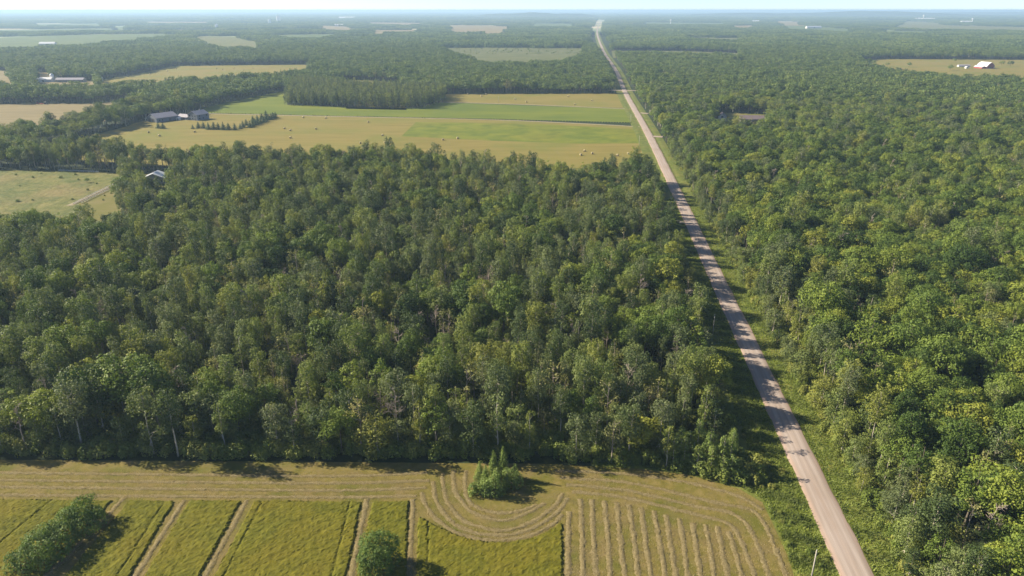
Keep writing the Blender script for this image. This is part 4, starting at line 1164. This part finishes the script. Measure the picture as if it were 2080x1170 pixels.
# ------------------------------------------------------------------ buildings
def hut(root, W, L_, wh, rh, wall, roof, x0=0, y0=0, gambrel=False, over=.5, wins=(), doors=(), rname='roof', ax='y'):
    """walls and roof with the ridge along y (or x); added under root. wins and doors: (side, along, z0, width, height)"""
    tr = (lambda p: p) if ax == 'y' else (lambda p: (p[1], -p[0], p[2]))
    def put(mb, name, mat, par):
        mb.v = [(tr(p)[0] + x0, tr(p)[1] + y0, p[2]) for p in mb.v]
        return mb.build(name, mat, par)
    w, l = W / 2, L_ / 2
    if gambrel: out = [(-w, 0), (w, 0), (w, wh), (w * .62, wh + (rh - wh) * .62), (0, rh), (-w * .62, wh + (rh - wh) * .62), (-w, wh)]
    else: out = [(-w, 0), (w, 0), (w, wh), (0, rh), (-w, wh)]
    wl = put(MB().prism(out, -l, l), 'wall', wall, root)
    top = out[2:]
    mb = MB(); th = .22
    pts = [(top[0][0] + over * .9, top[0][1] - over * .45)] + top[1:-1] + [(top[-1][0] - over * .9, top[-1][1] - over * .45)]
    low = [(x, z + .03) for x, z in pts]; up = [(x, z + .03 + th) for x, z in pts]
    mb.prism(low + up[::-1], -l - over, l + over)
    rf = put(mb, rname, roof, root)
    for kind, lst in (('window', wins), ('door', doors)):
        for (sd, a_, z0, ww, hh_) in lst:
            m2 = MB()
            if sd == 'f': m2.box(a_ - ww / 2, a_ + ww / 2, -l - .07, -l + .02, z0, z0 + hh_)
            elif sd == 'b': m2.box(a_ - ww / 2, a_ + ww / 2, l - .02, l + .07, z0, z0 + hh_)
            elif sd == 'l': m2.box(-w - .07, -w + .02, a_ - ww / 2, a_ + ww / 2, z0, z0 + hh_)
            else: m2.box(w - .02, w + .07, a_ - ww / 2, a_ + ww / 2, z0, z0 + hh_)
            put(m2, kind, M['glass'] if kind == 'window' else M['door'], root)
    return wl, rf
def bldg(name, u_, v_, rz, label, cat='building'):
    q = at(u_, v_)
    e = bpy.data.objects.new(name, None); SC.collection.objects.link(e); e.location = (q[0], q[1], 0); e.rotation_euler = (0, 0, rz)
    return tag(e, label, cat)
e = bldg('barn', 331, 245, R(-32), 'low grey roofed barn beside the hedgerow', 'barn')
hut(e, 18, 26, 4.6, 8.6, M['wall_blue'], M['roof_grey'], doors=[('f', -4, 0, 4.5, 3.8), ('f', 2.5, 0, 4.5, 3.8), ('r', 3, 0, 3, 3)], wins=[('r', -6, 1.6, 1.4, 1.2), ('r', -9.5, 1.6, 1.4, 1.2)])
hut(e, 7, 20, 2.8, 4.2, M['wall_white'], M['roof_grey'], x0=-12.4, y0=-1, rname='lean_to_roof', doors=[('f', 0, 0, 3, 2.5)])
e = bldg('farmhouse', 404, 242.5, R(-24), 'two storey blue grey farmhouse with a low wing', 'house')
hut(e, 14, 17, 6.2, 9.8, M['wall_blue'], M['roof_grey'], wins=[('f', -4, 1.2, 1.5, 1.6), ('f', 0, 1.2, 1.8, 1.6), ('f', -4, 4, 1.5, 1.5), ('f', 0, 4, 1.5, 1.5), ('f', 4, 4, 1.5, 1.5), ('r', -5, 1.2, 1.5, 1.6), ('r', 0, 1.2, 1.5, 1.6), ('r', 5, 4, 1.5, 1.5), ('r', -5, 4, 1.5, 1.5)], doors=[('f', 4, 0, 1.8, 2.3)])
hut(e, 9, 15, 3.0, 5.6, M['wall_blue'], M['roof_grey'], x0=-14.6, y0=-5.0, ax='x', rname='wing_roof', doors=[('r', -3, 0, 3.2, 2.4), ('r', 2, 0, 3.2, 2.4)])
MB().box(-.6, .6, 2.5, 3.6, 8.2, 11.0).build('chimney', M['wall_grey'], e)
e = bldg('garden_shed', 363.5, 244, R(-10), 'tiny white shed between the grey barn and the farmhouse', 'shed')
hut(e, 3.4, 3.6, 2.2, 3.2, M['wall_white'], M['roof_white'], doors=[('f', 0, 0, 1.2, 1.9)])
e = bldg('gabled_shed', 319, 370, R(8), 'pale grey gabled shed half hidden by trees behind the meadow', 'shed')
hut(e, 14.5, 12, 4.2, 7.2, M['wall_grey'], M['steel'], doors=[('f', 0, 0, 4, 3.6)], wins=[('f', -5, 1.5, 1.2, 1.2), ('f', 5, 1.5, 1.2, 1.2)])
e = bldg('small_hut', 221, 452, R(-30), 'small dark roofed hut peeping out below the lawn', 'hut')
hut(e, 4, 5, 2.6, 4.4, M['roof_dark'], M['roof_dark'], doors=[('f', 0, 0, 1.2, 2)])
e = bldg('house', 1466, 246, R(-14), 'brown roofed white house among the trees right of the road', 'house')
hut(e, 9, 11, 5.4, 9.0, M['wall_white'], M['roof_brown'], wins=[('f', -2, 1.2, 1.3, 1.5), ('f', 2, 1.2, 1.3, 1.5), ('f', 0, 4.4, 2.2, 1.8), ('l', 0, 1.5, 1.3, 1.5)], doors=[('r', -2, 0, 1.2, 2.1)])
hut(e, 7, 9, 3.2, 6.0, M['wall_white'], M['roof_brown'], x0=-7.0, y0=-1.5, ax='x', rname='wing_roof', doors=[('r', 0, 0, 2.6, 2.3)])
e = bldg('long_shed', 1527, 250, R(-4), 'long brown roofed pole shed in the woods clearing', 'shed')
hut(e, 13, 27, 5.0, 8.2, M['wall_grey'], M['roof_brown'], ax='x', doors=[('r', -6, 0, 4, 3.8), ('r', 2, 0, 4, 3.8)])
e = bldg('red_barn', 2001, 138.5, R(10), 'red barn with a curved white roof in the open pasture', 'barn')
hut(e, 17, 26, 4.8, 12.5, M['wall_red'], M['roof_white'], gambrel=True, over=1.3, doors=[('f', 0, 0, 4, 4)], wins=[('f', -5, 1.5, 1.3, 1.3), ('f', 5, 1.5, 1.3, 1.3), ('f', 0, 7.5, 1.8, 1.8)])
hut(e, 9, 22, 3.0, 5.2, M['wall_red'], M['roof_white'], x0=-13.6, y0=0, rname='lean_to_roof')
hut(e, 9, 15, 3.2, 6.4, M['wall_white'], M['roof_white'], x0=14.5, y0=4, rname='milk_house_roof', doors=[('f', 0, 0, 2, 2.3)])
e = bldg('machine_shed', 1957, 135.5, R(-4), 'long low grey shed left of the red barn', 'shed')
hut(e, 8, 24, 2.8, 4.4, M['wall_white'], M['roof_grey'], ax='x', doors=[('r', 5, 0, 4, 2.4)])
e = bldg('trailer', 1963, 139, R(0), 'small white shed in front of the long grey shed', 'shed')
hut(e, 5, 6, 2.8, 4.0, M['wall_white'], M['roof_white'], doors=[('f', 0, 0, 1.2, 2)])
e = bldg('poultry_house', 92, 166, R(2), 'long white low building in the far left farmyard', 'building')
hut(e, 12, 27, 4.4, 7.5, M['wall_white'], M['roof_white'], ax='x', doors=[('r', 0, 0, 3, 3)])
MB().lathe([(3.4, 0), (3.4, 9.5), (3.0, 11.2), (1.8, 12.4), (.1, 13)], 16, c=(8, 9)).build('silo', M['steel'], e, smooth=True)
e = bldg('long_barn', 145, 166.5, R(2), 'long grey roofed barn right of the white farmyard building', 'barn')
hut(e, 12, 46, 4.2, 7.0, M['wall_grey'], M['roof_grey'], ax='x')
e = bldg('white_house', 200, 166.5, R(-20), 'white gabled house at the left end of the pale hayfield', 'house')
hut(e, 10, 12, 5.6, 10.0, M['wall_white'], M['roof_white'], wins=[('f', -2, 1.4, 1.4, 1.5), ('f', 2, 1.4, 1.4, 1.5)], doors=[('r', 0, 0, 1.2, 2.1)])
for (u_, v_, rz, w, l, wh, rh, lb) in [(1652,57.5,.35,18,120,9,15,'long white barn far off right of the road'),(98,92.6,.1,18,50,7,12,'tiny white barn in the far green field'),(1535,46.5,0,30,60,14,22,'tiny pale farm buildings below the far ridge'),(1885,42.2,0,60,130,18,30,'pale long building of the far town'),(1962,48,.2,40,110,14,24,'pale building beside the far right water tower'),(1870,41.6,0,50,120,18,28,'second pale long building of the far town'),(705,39,0,80,200,18,30,'tiny pale shed on the far left horizon'),(690,53.3,.1,26,70,10,16,'tiny white barn in the pale far field'),(1128,60.5,.2,14,60,8,12,'tiny pale roof in the woods below the grain field')]:
    e = bldg('far_building', u_, v_, rz, lb, 'building')
    hut(e, w, l, wh, rh, M['wall_white'], M['roof_white'], ax='x', over=1.0, doors=[('r', 0, 0, w * .3, wh * .7)])
def tower(u_, v_, h, label):
    e = bldg('water_tower', u_, v_, 0, label, 'water tower')
    MB().lathe([(h * .13, -1), (h * .085, h * .12), (h * .07, h * .6), (h * .1, h * .68)], 14).build('pedestal', M['wall_white'], e, smooth=True)
    MB().lathe([(h * .1, h * .68), (h * .17, h * .76), (h * .19, h * .84), (h * .15, h * .94), (h * .06, h), (.1, h * 1.01)], 16).build('tank', M['wall_white'], e, smooth=True)
tower(1362, 50.3, 44, 'white water tower just right of the far road')
tower(1974, 48, 46, 'white water tower at the far right')
tower(1875, 41.4, 62, 'pale water tower of the far town')
for (u_, v_, h, lb) in [(566, 45, 62, 'tallest pale grain elevator silos at the far left'), (548, 48.5, 40, 'shorter pale grain silos left of the tallest ones'), (441, 60, 32, 'pale grain silo above the far green field')]:
    e = bldg('grain_silo', u_, v_, 0, lb, 'silo')
    for k, dx in enumerate((-.16, .16)):
        MB().lathe([(h * .15, -1), (h * .15, h * (.82 + .08 * k)), (h * .10, h * (.9 + .08 * k)), (.1, h * (.94 + .08 * k))], 14, c=(dx * h, 0)).build('bin', M['steel'], e, smooth=True)
    MB().box(-h * .05, h * .05, -h * .05, h * .05, 0, h * 1.1).build('elevator_leg', M['steel'], e)

# farm machines at the edge of the raked field
def wheel(par, x, y, r, w):
    b = MB().lathe([(r * .5, -w / 2), (r * .93, -w / 2), (r, -w * .3), (r, w * .3), (r * .93, w / 2), (r * .5, w / 2)], 14)
    b.v = [(p[0] + x, p[2] + y, p[1] + r) for p in b.v]; o = b.build('wheel', M['tyre'], par, smooth=True)
    b = MB().lathe([(.05, -w * .2), (r * .52, -w * .25), (r * .52, w * .25), (.05, w * .2)], 12)
    b.v = [(p[0] + x, p[2] + y, p[1] + r) for p in b.v]; b.build('rim', M['red_paint'], o)
q = at(94, 212); e = bldg('tractor', 94, 212, R(4), 'dark tractor parked at the hedgerow end of the raked field', 'tractor')
MB().box(-1.2, 2.2, -.5, .5, .9, 1.8).build('hood', M['roof_dark'], e)
MB().box(-2.0, -.3, -.8, .8, 1.0, 1.9).box(-1.9, -.4, -.72, .72, 1.9, 3.0).build('cab', M['roof_dark'], e)
MB().box(-2.1, -.2, -.9, .9, 3.0, 3.18).build('cab_roof', M['wall_white'], e)
for x_, y_, r_ in ((-1.3, 1.05, .9), (-1.3, -1.05, .9), (1.6, .95, .6), (1.6, -.95, .6)): wheel(e, x_, y_, r_, .45)
e = bldg('hay_wagon', 82, 211.8, R(4), 'red hay wagon standing behind the dark tractor', 'wagon')
MB().box(-3.6, 3.6, -1.2, 1.2, 1.0, 1.25).build('bed', M['red_paint'], e)
MB().box(-3.6, -3.45, -1.2, 1.2, 1.25, 3.0).build('rack', M['red_paint'], e)
MB().box(3.6, 6.0, -.08, .08, .75, .9).build('drawbar', M['red_paint'], e)
for x_, y_ in ((-2.4, 1.0), (-2.4, -1.0), (2.4, 1.0), (2.4, -1.0)): wheel(e, x_, y_, .5, .25)

# ------------------------------------------------------------------ the air
hb = MB().box(-46500, 46500, -46500, 46500, -1.5, 119).build('haze', M['ground'])
tag(hb, 'pale blue summer haze filling the air to the horizon', 'haze', kind='stuff')
hm = bpy.data.materials.new('haze'); hm.use_nodes = True
N = hm.node_tree.nodes; N.remove(N['Principled BSDF'])
pv = N.new('ShaderNodeVolumePrincipled')
pv.inputs['Color'].default_value = HAZE_COLOR
pv.inputs['Density'].default_value = HAZE_DENSITY
pv.inputs['Anisotropy'].default_value = 0.15
hm.node_tree.links.new(pv.outputs['Volume'], N['Material Output'].inputs['Volume'])
hb.data.materials.clear(); hb.data.materials.append(hm)
